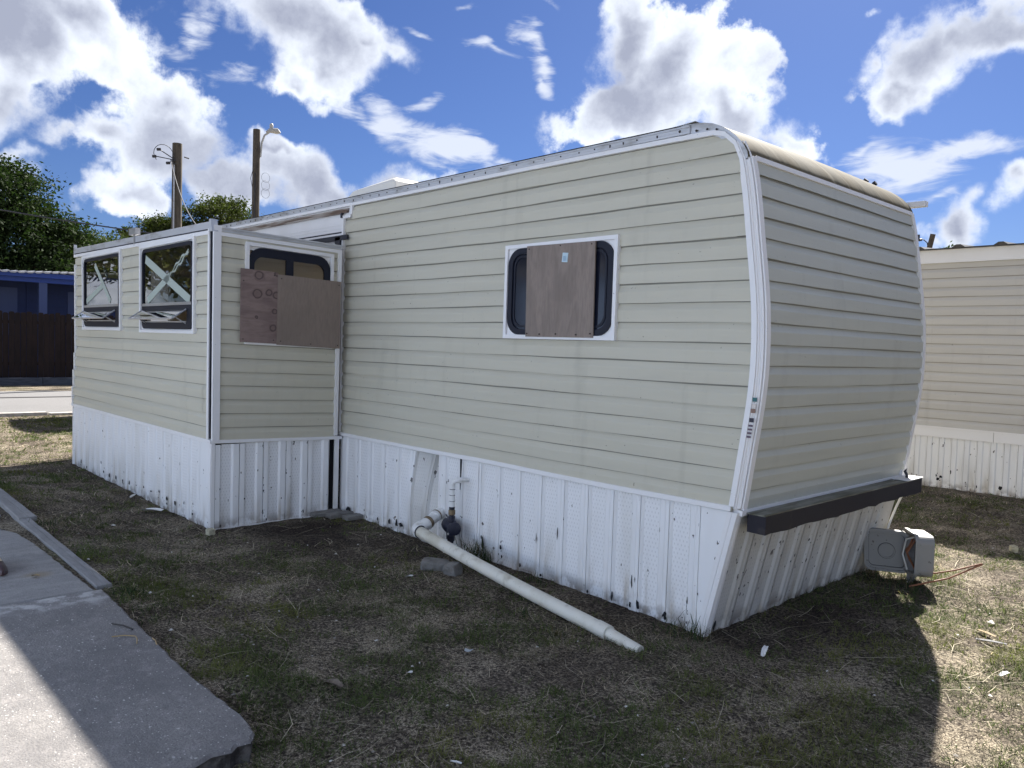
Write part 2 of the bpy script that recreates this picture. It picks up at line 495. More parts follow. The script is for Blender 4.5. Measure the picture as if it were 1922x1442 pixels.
def wood_mat(name, base, dark, knots=(), seed=0, along='z', figure=.6):
    m = bpy.data.materials.new(name); m.use_nodes = True
    g = G(m.node_tree); bs = g.n['Principled BSDF']
    pos = g.n.new('ShaderNodeNewGeometry').outputs['Position']
    sc = {'z': (5, 5, .9), 'x': (.9, 5, 5), 'y': (5, .9, 5)}[along]
    v = g.mapping(pos, loc=(seed, seed * .7, seed * .3), scale=sc)
    f = g.noise(v, 1.0, 3, .5, .4)
    bend = None
    kmask = None
    for (kx, kz, kr) in knots:
        dd = g.vmath('LENGTH', g.vmath('MULTIPLY', g.vmath('SUBTRACT', pos, (0, kx, kz)), (0, 1, 1.1)))
        dd = g.math('ADD', dd, g.math('MULTIPLY_ADD', g.noise(pos, 26, 2, .5), .016, -.008))
        near = g.maprange(dd, kr * .3, kr * 1.6, 1, 0)
        ring = g.math('ABSOLUTE', g.math('SUBTRACT', dd, kr * .72))
        k = g.math('MAXIMUM', g.maprange(ring, .003, .009, 1, 0), g.math('MULTIPLY', near, .38))
        kmask = k if kmask is None else g.math('MAXIMUM', kmask, k)
        bend = near if bend is None else g.math('MAXIMUM', bend, near)
    ph = g.math('MULTIPLY', f, 34.0)
    if bend is not None: ph = g.math('ADD', ph, g.math('MULTIPLY', bend, 7.0))
    gr = g.math('MULTIPLY_ADD', g.math('SINE', ph), .5, .5)
    gr = g.math('POWER', gr, 2.5)
    fib = g.noise(g.mapping(pos, scale=tuple(s * 14 for s in sc)), 1.0, 3, .6)
    big = g.noise(pos, 2.6, 4, .6)
    c = g.mix(g.math('MULTIPLY', gr, figure), base + (1,), dark + (1,))
    c = g.mix(g.maprange(fib, .4, .7, 0, .35), c, tuple(d * .85 for d in dark) + (1,))
    c = g.mix(g.maprange(big, .38, .7, 0, .5), c, tuple(d * .95 for d in dark) + (1,))
    if kmask is not None:
        c = g.mix(g.math('MULTIPLY', kmask, .72), c, tuple(d * .40 for d in dark) + (1,))
    g.l.new(c, bs.inputs['Base Color'])
    bs.inputs['Roughness'].default_value = .75
    bs.inputs['Specular IOR Level'].default_value = .25
    b = g.n.new('ShaderNodeBump'); b.inputs['Distance'].default_value = .002
    g.l.new(fib, b.inputs['Height']); g.l.new(b.outputs[0], bs.inputs['Normal'])
    return m


KNOTS = [(-.888, 2.077, .045), (-.898, 1.927, .05), (-.798, 1.942, .035), (-.74, 1.789, .028), (-.899, 1.735, .016), (-.73, 1.923, .04), (-.75, 1.651, .035), (-.735, 2.10, .025)]
MT['ply'] = wood_mat('plain_plywood', (.25, .20, .165), (.19, .152, .127), (), 3.1, 'z', .18)
MT['ply_main'] = wood_mat('grained_plywood', (.27, .22, .185), (.18, .147, .125), (), 8.4, 'z', .45)
MT['ply_knot'] = wood_mat('knotty_plywood', (.245, .18, .16), (.15, .105, .097), KNOTS, 1.7, 'y', .55)
MT['timber'] = wood_mat('grey_timber', (.30, .295, .29), (.19, .185, .185), (), 5, 'x', .4)
MT['fence'] = wood_mat('dark_fence_wood', (.028, .018, .016), (.011, .008, .009), (), 6)
MT['pole'] = wood_mat('weathered_pole', (.125, .105, .08), (.06, .05, .04), (), 9)

MT['pvc'] = mat('dirty_white_pvc', (.66, .64, .56), .4, [
    dict(k=4, d=6, lo=.45, hi=.7, amt=.6, c=(.42, .38, .27)),
    dict(k=11, d=7, lo=.56, hi=.75, amt=.55, c=(.25, .21, .15)), dict(k=90, d=2, lo=.70, hi=.74, amt=.6, c=(.12, .10, .07))])
MT['pvc_clean'] = mat('white_pvc', (.74, .74, .72), .35, [dict(k=14, d=5, lo=.55, hi=.75, amt=.5, c=(.4, .37, .3))])
MT['meter'] = mat('black_plastic', (.012, .014, .03), .45, [dict(k=20, lo=.5, hi=.7, amt=.5, c=(.05, .05, .055))])
MT['brass'] = mat('old_brass', (.20, .15, .09), .5, metal=.5)
MT['block'] = mat('grey_concrete_block', (.20, .19, .175), .9, [dict(k=12, d=6, lo=.4, hi=.7, amt=.8, c=(.10, .095, .085))], [dict(k=30, h=.01, d=5)])
MT['boxplastic'] = mat('grey_abs_plastic', (.25, .245, .23), .5, [
    dict(k=9, d=5, lo=.5, hi=.72, amt=.6, c=(.27, .26, .24)), dict(k=26, d=3, lo=.66, hi=.71, amt=.8, c=(.08, .07, .06))])
MT['bumper_f'] = mat('painted_bumper', (.013, .012, .019), .5, [dict(k=14, d=5, lo=.6, hi=.72, amt=.5, c=(.045, .038, .038))], spec=.25)
MT['bumper_t'] = mat('mildewed_bumper_top', (.24, .24, .2), .6, [dict(s=(9, 1.2, 2), k=2, d=5, lo=.40, hi=.66, c=(.075, .072, .045)), dict(k=9, d=5, lo=.45, hi=.7, amt=.6, c=(.14, .12, .09))])
MT['sticker'] = mat('pale_sticker', (.45, .58, .64), .5)
MT['sticker_print'] = mat('blue_print', (.12, .25, .38), .5)
MT['tape'] = mat('pale_masking_tape', (.36, .41, .36), .6)
MT['wire'] = mat('dark_cable', (.04, .04, .045), .6)
MT['wire_w'] = mat('white_cable', (.72, .7, .64), .5)
MT['wire_o'] = mat('rusty_wire', (.28, .11, .05), .6)
MT['lamp'] = mat('lamp_housing', (.50, .49, .45), .4)
MT['interior'] = mat('beige_panelling', (.52, .46, .36), .8)
MT['interior_d'] = mat('brown_cabinet', (.26, .22, .17), .7)


def glass_mat(name, tint, gloss=.09, opacity=.55):
    m = bpy.data.materials.new(name); m.use_nodes = True
    g = G(m.node_tree); g.n.clear()
    out = g.n.new('ShaderNodeOutputMaterial')
    tr = g.n.new('ShaderNodeBsdfTransparent'); tr.inputs[0].default_value = (*tint, 1)
    df = g.n.new('ShaderNodeBsdfDiffuse'); df.inputs[0].default_value = (.02, .022, .02, 1)
    gl = g.n.new('ShaderNodeBsdfGlossy'); gl.inputs['Roughness'].default_value = .01
    gl.inputs[0].default_value = (1, 1, 1, 1)
    m1 = g.n.new('ShaderNodeMixShader'); m1.inputs[0].default_value = opacity
    g.l.new(tr.outputs[0], m1.inputs[1]); g.l.new(df.outputs[0], m1.inputs[2])
    fr = g.n.new('ShaderNodeFresnel'); fr.inputs['IOR'].default_value = 1.5
    f = g.math('ADD', fr.outputs[0], gloss, clamp=True)
    m2 = g.n.new('ShaderNodeMixShader')
    g.l.new(f, m2.inputs[0]); g.l.new(m1.outputs[0], m2.inputs[1]); g.l.new(gl.outputs[0], m2.inputs[2])
    g.l.new(m2.outputs[0], out.inputs[0])
    return m


MT['glass'] = glass_mat('dark_tinted_glass', (.35, .35, .33), .10, .35)
MT['glass_side'] = glass_mat('clear_grimy_glass', (.62, .60, .58), .03, .22)
MT['glass_black'] = mat('black_tinted_acrylic', (.010, .012, .022), .12, [dict(k=3.5, d=6, lo=.58, hi=.75, amt=.5, c=(.035, .035, .04))], spec=.28)
MT['glass_vent'] = glass_mat('grey_vent_glass', (.5, .5, .5), .25, .6)

# ================================================================== GROUND
def ground_colour():
    m = bpy.data.materials.new('lawn_soil'); m.use_nodes = True
    g = G(m.node_tree); bs = g.n['Principled BSDF']
    pos = g.n.new('ShaderNodeNewGeometry').outputs['Position']
    a = g.n.new('ShaderNodeAttribute'); a.attribute_name = 'Col'
    sx, sy, sz = g.sep(a.outputs['Color'])      # r: bare soil, g: living grass
    n1 = g.noise(pos, 2.2, 6, .6); n2 = g.noise(pos, 34, 5, .65); n3 = g.noise(pos, 140, 3, .6)
    n4 = g.noise(pos, 60, 4, .7)
    soil = g.mix(g.maprange(n4, .38, .64), (.048, .039, .031, 1), (.185, .152, .118, 1))
    straw = g.mix(g.maprange(n3, .38, .62), (.115, .093, .067, 1), (.55, .475, .355, 1))
    green = g.mix(g.maprange(n4, .36, .66), (.020, .028, .011, 1), (.105, .125, .048, 1))
    c = g.mix(g.maprange(g.math('ADD', n4, g.math('MULTIPLY_ADD', n1, .8, -.4)), .42, .66), soil, straw)
    c = g.mix(g.math('MULTIPLY', sy, g.maprange(n2, .3, .6)), c, green)
    c = g.mix(sx, c, g.mix(g.maprange(n4, .38, .68), (.020, .015, .012, 1), (.080, .062, .048, 1)))
    g.l.new(c, bs.inputs['Base Color'])
    bs.inputs['Roughness'].default_value = .95; bs.inputs['Specular IOR Level'].default_value = .1
    b = g.n.new('ShaderNodeBump'); b.inputs['Distance'].default_value = .03; b.inputs['Strength'].default_value = .9
    h = g.math('ADD', g.math('MULTIPLY', n2, .7), g.math('MULTIPLY', n3, .3))
    g.l.new(h, b.inputs['Height']); g.l.new(b.outputs[0], bs.inputs['Normal'])
    return m


MT['ground'] = ground_colour()


def soil_mask(x, y):
    """bare dark earth: the dripline along the skirting and the inside corner by the slide-out"""
    n = fbm(x * 3, y * 3, 40, 3)
    d_long = np.where((x > -4.0) & (x < 0.2) & (y < .4), np.exp(-np.clip(-y, 0, 9) / .42), 0)
    d_corner = np.exp(-(((x + 3.3) / .75) ** 2 + ((y + .55) / .62) ** 2))
    d_end = np.exp(-(((x - .22) / .34) ** 2 + ((np.clip(y, -9, 9) - .9) / 1.25) ** 2))
    d_slide = np.where((x > -8) & (x < -3.9) & (y < 0), np.exp(-np.clip(-1.21 - y, 0, 9) / .22), 0) * .7
    m = np.maximum.reduce([d_long * .8, d_corner * 1.1, d_end * 1.0, d_slide])
    return np.clip(m * (.45 + 1.1 * n) - .06, 0, 1)


def green_mask(x, y):
    n = fbm(x * .85 + 3, y * .85, 21, 4); n2 = fbm(x * 3.2, y * 3.2, 22, 3)
    g = (.10 + .62 * np.clip((n - .43) * 4.0, 0, 1)) * np.clip((n2 - .34) * 3.0, 0, 1)
    return g * (1 - soil_mask(x, y))


def axis_lines(lo, hi, step, far, grow=1.22):
    a = list(np.arange(lo, hi, step)); b = []; s = step; p = a[0]
    while p > -far:
        s *= grow; p -= s; b.append(p)
    s = step; p = a[-1]; c = []
    while p < far:
        s *= grow; p += s; c.append(p)
    return np.array(b[::-1] + a + c)


gx = axis_lines(-12.5, 3.4, .055, 600); gy = axis_lines(-4.6, 7.2, .055, 600)
GX, GY = np.meshgrid(gx, gy)
gv = np.stack([GX, GY, ground_z(GX, GY)], -1).reshape(-1, 3)
nx, ny = len(gx), len(gy)
ii = (np.arange(ny - 1)[:, None] * nx + np.arange(nx - 1)[None, :]).ravel()
gf = np.stack([ii, ii + 1, ii + nx + 1, ii + nx], 1)
gc = np.zeros((len(gv), 3), np.float32)
gc[:, 0] = soil_mask(gv[:, 0], gv[:, 1]); gc[:, 1] = green_mask(gv[:, 0], gv[:, 1])
np_mesh('ground', gv, gf, MT['ground'], gc, kind='structure').data.polygons.foreach_set('use_smooth', [True] * len(gf))

# ---- road across the far left
MT['asphalt'] = mat('pale_worn_asphalt', (.165, .162, .162), .9, [
    dict(k=.6, d=5, lo=.4, hi=.7, amt=.5, c=(.13, .128, .128)), dict(k=60, d=3, lo=.45, hi=.65, amt=.4, c=(.22, .215, .21)),
    dict(k=140, d=2, lo=.6, hi=.7, amt=.5, c=(.1, .1, .1))], [dict(k=120, h=.004)])
MT['seam'] = mat('tar_seam', (.035, .033, .035), .7)
b = MB(); ys = np.arange(-60, 61, 1.5)
b.grid([[(-14.62 + .10 * math.sin(y * 1.7) + .05 * math.sin(y * 5.1), y, .02) for y in ys],
        [(-14.66, y, .035) for y in ys], [(-17.5, y, .06) for y in ys], [(-20.75 + .05 * math.sin(y * 2.3), y, .025) for y in ys]])
road = b.build('road', MT['asphalt'], kind='structure')
b = MB()
b.grid([[(-18.05 + .018 * y + .02 * math.sin(y * 2.1), y, .064) for y in np.arange(-8, 14, .5)],
        [(-18.24 + .018 * y + .03 * math.sin(y * 1.3), y, .064) for y in np.arange(-8, 14, .5)]])
b.build('road_seam', MT['seam'], road)
MT['edging'] = mat('road_edge_concrete', (.42, .40, .37), .9, [dict(k=8, d=5, lo=.4, hi=.7, amt=.7, c=(.25, .23, .2))])
b = MB()
for k in range(40):
    y = -30 + k * 1.5
    b.box(-14.52 + .03 * math.sin(k * 2.2), -14.34 + .05 * math.sin(k * 1.3), y, y + 1.47, -.05, .045 + .012 * math.sin(k * 3.1))
b.build('kerb', MT['edging'], kind='structure', bevel=.012)


# ---- concrete slab at bottom left: newer shelly slab, older trowelled slab behind it
def concrete(name, base, light, dark, shell):
    m = bpy.data.materials.new(name); m.use_nodes = True
    g = G(m.node_tree); bs = g.n['Principled BSDF']
    pos = g.n.new('ShaderNodeNewGeometry').outputs['Position']
    px, py, pz = g.sep(pos)
    big = g.noise(pos, 1.6, 6, .6); med = g.noise(pos, 11, 6, .65); fine = g.noise(pos, 120, 3, .6)
    c = g.mix(g.maprange(big, .36, .66), base + (1,), dark + (1,))
    c = g.mix(g.maprange(med, .48, .72, 0, .75), c, light + (1,))
    c = g.mix(g.maprange(g.noise(pos, 28, 6, .7), .50, .74, 0, .7), c, tuple(d * .72 for d in dark) + (1,))
    c = g.mix(g.maprange(fine, .42, .68, 0, .5), c, tuple(d * .62 for d in dark) + (1,))
    # old water stains
    c = g.mix(g.maprange(g.noise(g.mapping(pos, scale=(1, 1.6, 1), loc=(3, 1, 0)), 3.1, 6, .65), .52, .70, 0, .55), c, tuple(d * .80 for d in dark) + (1,))
    if shell:
        vo = g.n.new('ShaderNodeTexVoronoi'); vo.inputs['Scale'].default_value = 42
        g.l.new(g.mapping(pos, scale=(1, 1.5, 1), rot=(0, 0, .6)), vo.inputs['Vector'])
        cs = g.sep(vo.outputs['Color'])
        sz = g.math('ADD', g.maprange(cs[0], .74, 1.0, 0.0, .34, smooth=False), g.math('MULTIPLY_ADD', g.noise(pos, 160, 2, .5), .4, -.2))
        ch = g.maprange(g.math('SUBTRACT', sz, vo.outputs['Distance']), 0, .06)
        c = g.mix(g.math('MULTIPLY', ch, g.maprange(g.noise(pos, 2.4, 4, .6), .4, .58, .1, .85)), c, (.60, .58, .54, 1))
        vo2 = g.n.new('ShaderNodeTexVoronoi'); vo2.inputs['Scale'].default_value = 120
        g.l.new(pos, vo2.inputs['Vector'])
        cs2 = g.sep(vo2.outputs['Color'])
        ch2 = g.maprange(g.math('SUBTRACT', g.maprange(cs2[0], .86, 1, 0, .5, smooth=False), vo2.outputs['Distance']), 0, .1)
        c = g.mix(g.math('MULTIPLY', ch2, .75), c, (.55, .53, .49, 1))
        # pale scuffed band along the old construction joint
        jd = g.math('ABSOLUTE', g.math('ADD', px, g.math('MULTIPLY_ADD', g.noise(pos, 5, 4, .6), .3, 2.38)))
        c = g.mix(g.math('MULTIPLY', g.maprange(jd, .03, .22, 1, 0), g.maprange(med, .4, .62, .1, .9)), c, (.50, .49, .47, 1))
    else:
        br = g.noise(g.mapping(pos, rot=(0, 0, .25), scale=(14, 1.6, 1)), 1.0, 4, .6)
        c = g.mix(g.maprange(br, .4, .7, 0, .45), c, light + (1,))
        vc = g.n.new('ShaderNodeTexVoronoi'); vc.feature = 'DISTANCE_TO_EDGE'; vc.inputs['Scale'].default_value = 1.7
        wv_ = g.vmath('ADD', pos, g.vmath('SCALE', g.noise(pos, 4, 4, .6, color=True), scale=.25))
        g.l.new(wv_, vc.inputs['Vector'])
        ck = g.math('MULTIPLY', g.maprange(vc.outputs['Distance'], .004, .014, 1, 0), g.maprange(px, -4.6, -3.9, 1, 0))
        c = g.mix(g.math('MULTIPLY', ck, .85), c, (.05, .047, .043, 1))
        # iron stain
        sd = g.vmath('LENGTH', g.vmath('SUBTRACT', g.mapping(pos, scale=(1, 1, 0)), (-3.12, -2.63, 0)))
        c = g.mix(g.math('MULTIPLY', g.maprange(g.math('ADD', sd, g.math('MULTIPLY', med, .1)), .06, .16, 1, 0), .5), c, (.28, .21, .11, 1))
    g.l.new(c, bs.inputs['Base Color'])
    bs.inputs['Roughness'].default_value = .85; bs.inputs['Specular IOR Level'].default_value = .25
    b_ = g.n.new('ShaderNodeBump'); b_.inputs['Distance'].default_value = .004
    g.l.new(g.math('ADD', fine, med), b_.inputs['Height']); g.l.new(b_.outputs[0], bs.inputs['Normal'])
    return m


MT['concrete'] = concrete('shell_concrete', (.245, .232, .22), (.32, .30, .285), (.185, .176, .172), True)
MT['concrete_old'] = concrete('trowelled_concrete', (.31, .30, .29), (.37, .36, .345), (.245, .24, .232), False)
MT['concrete_edge'] = mat('broken_concrete_edge', (.12, .11, .10), .95, [dict(k=16, d=6, lo=.4, hi=.6, c=(.04, .035, .032))], [dict(k=22, d=5, h=.03)])


def slab(name, outline, top, mats, depth=.22):
    """irregular slab with a worn arris and a rough undercut edge"""
    bm = bmesh.new()
    pts = []
    n = len(outline)
    for i in range(n):
        a = Vector(outline[i]); c = Vector(outline[(i + 1) % n]); L = (c - a).length
        k = max(1, int(L / .05)) if L < 4.2 else max(1, int(L / .09))
        for j in range(k):
            p = a.lerp(c, j / k)
            t = random.uniform(-1, 1) * .006
            pts.append((p.x + t, p.y + random.uniform(-1, 1) * .006))
    cx = sum(p[0] for p in pts) / len(pts); cy = sum(p[1] for p in pts) / len(pts)
    def ring(off, z, jit):
        out = []
        m = len(pts)
        for i, (x, y) in enumerate(pts):
            ax, ay = pts[i - 1]; bx, by = pts[(i + 1) % m]
            tx, ty = bx - ax, by - ay; l = math.hypot(tx, ty) or 1
            nx_, ny_ = ty / l, -tx / l
            if nx_ * (x - cx) + ny_ * (y - cy) < 0: nx_, ny_ = -nx_, -ny_
            o = off + random.uniform(-1, 1) * jit
            out.append(bm.verts.new((x + nx_ * o, y + ny_ * o, z + random.uniform(-1, 1) * jit * .5)))
        return out
    r0 = ring(-.012, top, .001); r1 = ring(.0, top - .010, .004); r2 = ring(-.005, top - .045, .012); r3 = ring(-.03, top - depth, .015)
    f = bm.faces.new(r0); f.material_index = 0
    for A, B_, mi in ((r0, r1, 0), (r1, r2, 1), (r2, r3, 1)):
        for i in range(len(A)):
            q = bm.faces.new((A[i], A[(i + 1) % len(A)], B_[(i + 1) % len(A)], B_[i])); q.material_index = mi
    bmesh.ops.recalc_face_normals(bm, faces=bm.faces)
    me = bpy.data.meshes.new(name); bm.to_mesh(me); bm.free()
    for m_ in mats: me.materials.append(m_)
    o = bpy.data.objects.new(name, me); COL.objects.link(o); o['kind'] = 'structure'
    return o


slab('concrete_slab', [(-2.60, -2.41), (-1.9, -2.44), (-1.2, -2.475), (-.85, -2.475), (-.62, -2.462), (-.53, -2.468), (-.495, -2.488), (-.455, -2.482), (-.43, -2.515), (-.40, -2.530), (-.412, -2.585), (-.385, -2.615), (-.392, -2.68),
                       (-.37, -2.75), (-.34, -2.95), (-.30, -3.4), (-.29, -5.2), (-2.66, -5.2)], .085, [MT['concrete'], MT['concrete_edge']])
slab('concrete_slab', [(-2.618, -2.445), (-2.675, -5.2), (-9.5, -5.2), (-9.5, -3.05), (-7.2, -3.0), (-6.3, -2.86), (-5.75, -2.74), (-5.2, -2.70), (-4.92, -2.62), (-4.70, -2.60),
                       (-4.35, -2.50), (-4.0, -2.47), (-3.5, -2.46), (-3.0, -2.455)], .083, [MT['concrete_old'], MT['concrete_edge']])
# crumbled pieces beyond the broken edge
for i, (x, y, rx, ry, a) in enumerate([(-5.15, -2.545, .20, .085, .2), (-5.62, -2.58, .19, .10, -.1), (-6.1, -2.66, .18, .11, .3), (-6.6, -2.74, .26, .12, .1)]):
    b = MB()
    k = 9
    ring = [(x + math.cos(t / k * 6.283 + a) * rx * random.uniform(.75, 1.1), y + math.sin(t / k * 6.283 + a) * ry * random.uniform(.75, 1.1)) for t in range(k)]
    b.face([(p[0], p[1], .066 + random.uniform(-.008, .008)) for p in ring])
    b.grid([[(p[0], p[1], .066) for p in ring], [(p[0] * 1.0, p[1], -.03) for p in ring]], closed=True)
    lab = ['crumbled concrete fragment nearest the trowelled slab edge beside the timber edging', 'second crumbled concrete fragment along the timber edging beyond the slab', 'third crumbled concrete fragment lying along the timber edging', 'farthest crumbled concrete fragment by the timber edging'][i]
    b.build('concrete_fragment', MT['concrete_old'], label=lab, cat='concrete rubble', group='crumbled pieces at the broken slab edge')


# ---- timber edging, two lengths
def timber(label, p0, p1, w, zt):
    b = MB(); k = 14
    d = (Vector(p1) - Vector(p0)); L = d.length; d.normalize(); nrm = Vector((-d.y, d.x))
    rows = []
    for i in range(k + 1):
        c = Vector(p0) + d * (L * i / k)
        wob = .0015 * math.sin(i * 1.7)
        rows.append([(c.x + nrm.x * (s * w / 2 + wob), c.y + nrm.y * (s * w / 2 + wob), z) for s, z in ((-1, -.06), (-1, zt - .006 + .0015 * math.sin(i * 2.3)), (-.9, zt), (-.12, zt - .001), (-.08, zt - .005), (-.04, zt - .001), (.9, zt - .002), (1, zt - .008), (1, -.06))])
    b.grid(rows); b.face(rows[0]); b.face(rows[-1][::-1])
    return b.build('edging_board', MT['timber'], label=label, cat='edging board', group='timber edging along the old slab')


timber('weathered grey timber edging board ending at the slab joint', (-2.66, -2.385), (-4.80, -2.36), .085, .088)
timber('wider weathered timber edging board at the left edge of the picture', (-4.79, -2.335), (-7.4, -2.30), .125, .10)

# ================================================================== THE TRAILER
CRS = 0.1143
Z0 = 0.710
TR = thing('travel_trailer', (-4.4, 1.1, 0), 'beige lapped vinyl park trailer with boarded windows, slide-out room and white skirting', 'trailer')
W = 2.27            # body width
XL = -8.92          # far end

_pz = [.60, .72, 1.025, 1.241, 1.384, 1.525, 1.714, 1.902, 2.09, 2.247, 2.444, 2.607, 2.75]
_px = [.042, .062, .102, .134, .151, .156, .152, .137, .108, .085, .061, .025, -.02]


def Xe(z):
    """outline of the bulging end wall"""
    return float(np.interp(z, _pz, _px))


_szz = np.linspace(.6, 2.75, 60)
_sxx = np.interp(_szz, _pz, _px)
_k = np.ones(9) / 9
_sxs = np.convolve(np.pad(_sxx, 4, mode='edge'), _k, mode='valid')


def Xe(z):
    return float(np.interp(z, _szz, _sxs))


def m_long(u, z, o): return (u, -o, z)


def m_end(u, z, o):
    d = (Xe(z + .02) - Xe(z - .02)) / .04
    l = math.sqrt(1 + d * d)
    return (Xe(z) + o / l, u, z - o * d / l)


def SL(x, y, z):
    t = min(max((z - .73) / 1.75, 0), 1.05)
    f = min(max(-y / 1.21, 0), 1.1)
    return (x + .09 * t, y - .045 * t, z - .033 * (y + 1.21) / 1.21 * min(max(z / .7, 0), 1))


YS = -1.21          # slide-out front
XS = -3.975         # slide-out near side
def m_sf(u, z, o): return SL(u, YS - o, z)
def m_ss(u, z, o): return SL(XS + o, u, z)
def m_st(u, z, o): return SL(u, YS - o, z + .0105 * -(u + 3.97))      # the eave climbs slightly to the far end


def prof_pts(h):
    return [(.016, -.002), (.016, .0125), (-.002, .0130), (-.004, .0148), (.003, .0152), (h * .54, .0172), (h * .58, .0164), (h * .80, .0042), (h * .86, .0024), (h - .0095, .0018), (h, .0010)]


def interp_o(pr, z):
    pr = pr[3:]
    for (a, oa), (b, ob) in zip(pr, pr[1:]):
        if a <= z <= b and b > a:
            return oa + (ob - oa) * (z - a) / (b - a)
    return pr[-1][1]


def course(mp, u_lo, u_hi, z0, holes=(), joints=(), h=CRS, ztop=None, wav=1.0, seed=0):
    """one lapped course of siding; returns an MB"""
    mb = MB()
    pr = prof_pts(h)
    rr = random.Random(seed)
    ph = rr.uniform(0, 9); ph2 = rr.uniform(0, 9)

    def seg(ua_f, ub_f, za, zb, lift=0.0):
        if zb - za < .004: return
        pts = []
        hook = pr[:3] if za <= 0 else []
        pts.extend(hook)
        for (t, o) in pr[3:]:
            if za - 1e-6 <= t <= zb + 1e-6 or (t < 0 and za <= 0): pts.append((t, o))
        if za > 0: pts.insert(0, (za, interp_o(pr, za)))
        if zb < h - 1e-4: pts.append((zb, interp_o(pr, zb)))
        n = max(2, int(abs(ub_f(z0) - ua_f(z0)) / .35) + 1)
        rows = []
        for i in range(n + 1):
            row = []
            for (t, o) in pts:
                z = z0 + t
                ua, ub = ua_f(z), ub_f(z)
                u = ua + (ub - ua) * i / n
                dz = .0016 * wav * math.sin(u * 2.1 + ph) + .0009 * wav * math.sin(u * 7.3 + ph2)
                do = .0012 * wav * math.sin(u * 3.3 + ph2) * (1 if o > .006 else .3)
                row.append(mp(u, z + dz, o + lift + do))
            rows.append(row)
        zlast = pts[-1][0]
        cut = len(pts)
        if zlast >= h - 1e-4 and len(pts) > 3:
            cut = len(pts) - 2          # the last strip sits in the lap above; its dark colour paints the shade there
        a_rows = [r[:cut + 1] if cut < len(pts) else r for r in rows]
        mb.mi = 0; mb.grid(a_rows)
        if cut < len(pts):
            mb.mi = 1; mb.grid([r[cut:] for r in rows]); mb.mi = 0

    top = h if ztop is None else min(h, ztop - z0)
    z1 = z0 + top
    act = sorted([q for q in holes if q[3] > z0 + .002 and q[2] < z1 - .002])
    cur = u_lo
    spans = []
    for q in act:
        spans.append((cur, (lambda z, a=q[0]: a), 0, top))
        cur = (lambda z, a=q[1]: a)
        if q[2] > z0: spans.append(((lambda z, a=q[0]: a), (lambda z, a=q[1]: a), 0, q[2] - z0))
        if q[3] < z1: spans.append(((lambda z, a=q[0]: a), (lambda z, a=q[1]: a), q[3] - z0, top))
    spans.append((cur, u_hi, 0, top))
    out = [mb]
    for (a, b_, za, zb) in spans:
        if za > 0 or zb < top - 1e-6:
            pass
        elif len(spans) > 1 and a is not u_lo and any(q[1] == a(z0) and q[2] <= z0 + .002 and q[3] >= z1 - .002 for q in act):
            mb = MB(); out.append(mb)      # cut right through by a window: a separate length
        js = [j for j in joints if a(z0) + .02 < j < b_(z0) - .02]
        prev = a
        for i, j in enumerate(js):
            seg(prev, (lambda z, j=j: j + .012), za, zb, .0018 * (i % 2))
            prev = (lambda z, j=j: j)
            # little overlap shadow gap
            seg(prev, (lambda z, j=j: j + .012), za, zb, .0030)
        seg(prev, b_, za, zb, .0022 * (len(js) % 2))
    return Boards(out)


LAP_SHADE = {MT[k].name: MT[k + '_lap'] for k in ('siding', 'siding_old', 'siding_tan')}


class Boards:
    def __init__(s, lst): s.lst = lst
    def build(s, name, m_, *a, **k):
        for m in s.lst: m.build(name, [m_, LAP_SHADE[m_.name]], *a, **k)


def const(v): return lambda z: v


# ---- bodies behind the siding
b = MB()
NS = 22
zz_ = [0.66 + (2.66 - .66) * i / NS for i in range(NS + 1)]
WIN_FAR = [(-7.2, -5.4, 1.25, 2.35), (-3.4, -1.9, 1.3, 2.35)]


def plate(b, mp, u0, u1, z0, z1, holes, o0, o1):
    us = sorted({u0, u1, *[h[0] for h in holes], *[h[1] for h in holes]})
    zs = sorted({z0, z1, *[h[2] for h in holes], *[h[3] for h in holes]})
    for i in range(len(us) - 1):
        for j in range(len(zs) - 1):
            uc, zc = (us[i] + us[i + 1]) / 2, (zs[j] + zs[j + 1]) / 2
            if any(h[0] < uc < h[1] and h[2] < zc < h[3] for h in holes): continue
            b.bar(mp, us[i], us[i + 1], zs[j], zs[j + 1], o0, o1)


# far long wall (sunny side) with two open window holes, far end wall
plate(b, lambda u, z, o: (u, W + o, z), XL, -.26, .68, 2.79, WIN_FAR, -.03, 0)
b.box(-.259, -.02, W - .03, W, .68, 2.58)
b.bar(lambda u, z, o: (XL - o, u, z), 0.002, W - .031, .68, 2.79, -.03, 0)
far_wall = b.build('far_wall', MT['siding'], TR)
b = MB()
b.bar(m_long, -4.02, -.26, .718, 2.77, -.03, -.0035)
b.bar(m_long, -.259, -.02, .718, 2.58, -.03, -.0035)
long_wall = b.build('long_wall', MT['siding'], TR)
b = MB()
rows = [[m_end(.012, z, -.004), m_end(W - .012, z, -.004)] for z in zz_]
b.grid(rows)
end_wall = b.build('end_wall', MT['siding_old'], TR)

# ---- long wall siding
def xr_long(z):
    # right limit of the boards under the corner trim
    if z > 2.60:
        return float(np.interp(z, [2.60, 2.685, 2.74, 2.78], [.002, -.04, -.10, -.16]))
    return Xe(z) - .022


NL = 18
JO = {17: [-.36], 16: [-.36], 14: [-3.72], 13: [-3.72], 1: [-3.72], 0: [-3.72]}
for k in range(NL):
    z0 = Z0 + k * CRS
    u0 = -4.005 if k < 17 else -3.872
    mb = course(m_long, const(u0), xr_long, z0, joints=JO.get(k, []), seed=k, ztop=2.775, wav=1.8)
    mb.build('siding_board', MT['siding'], long_wall)

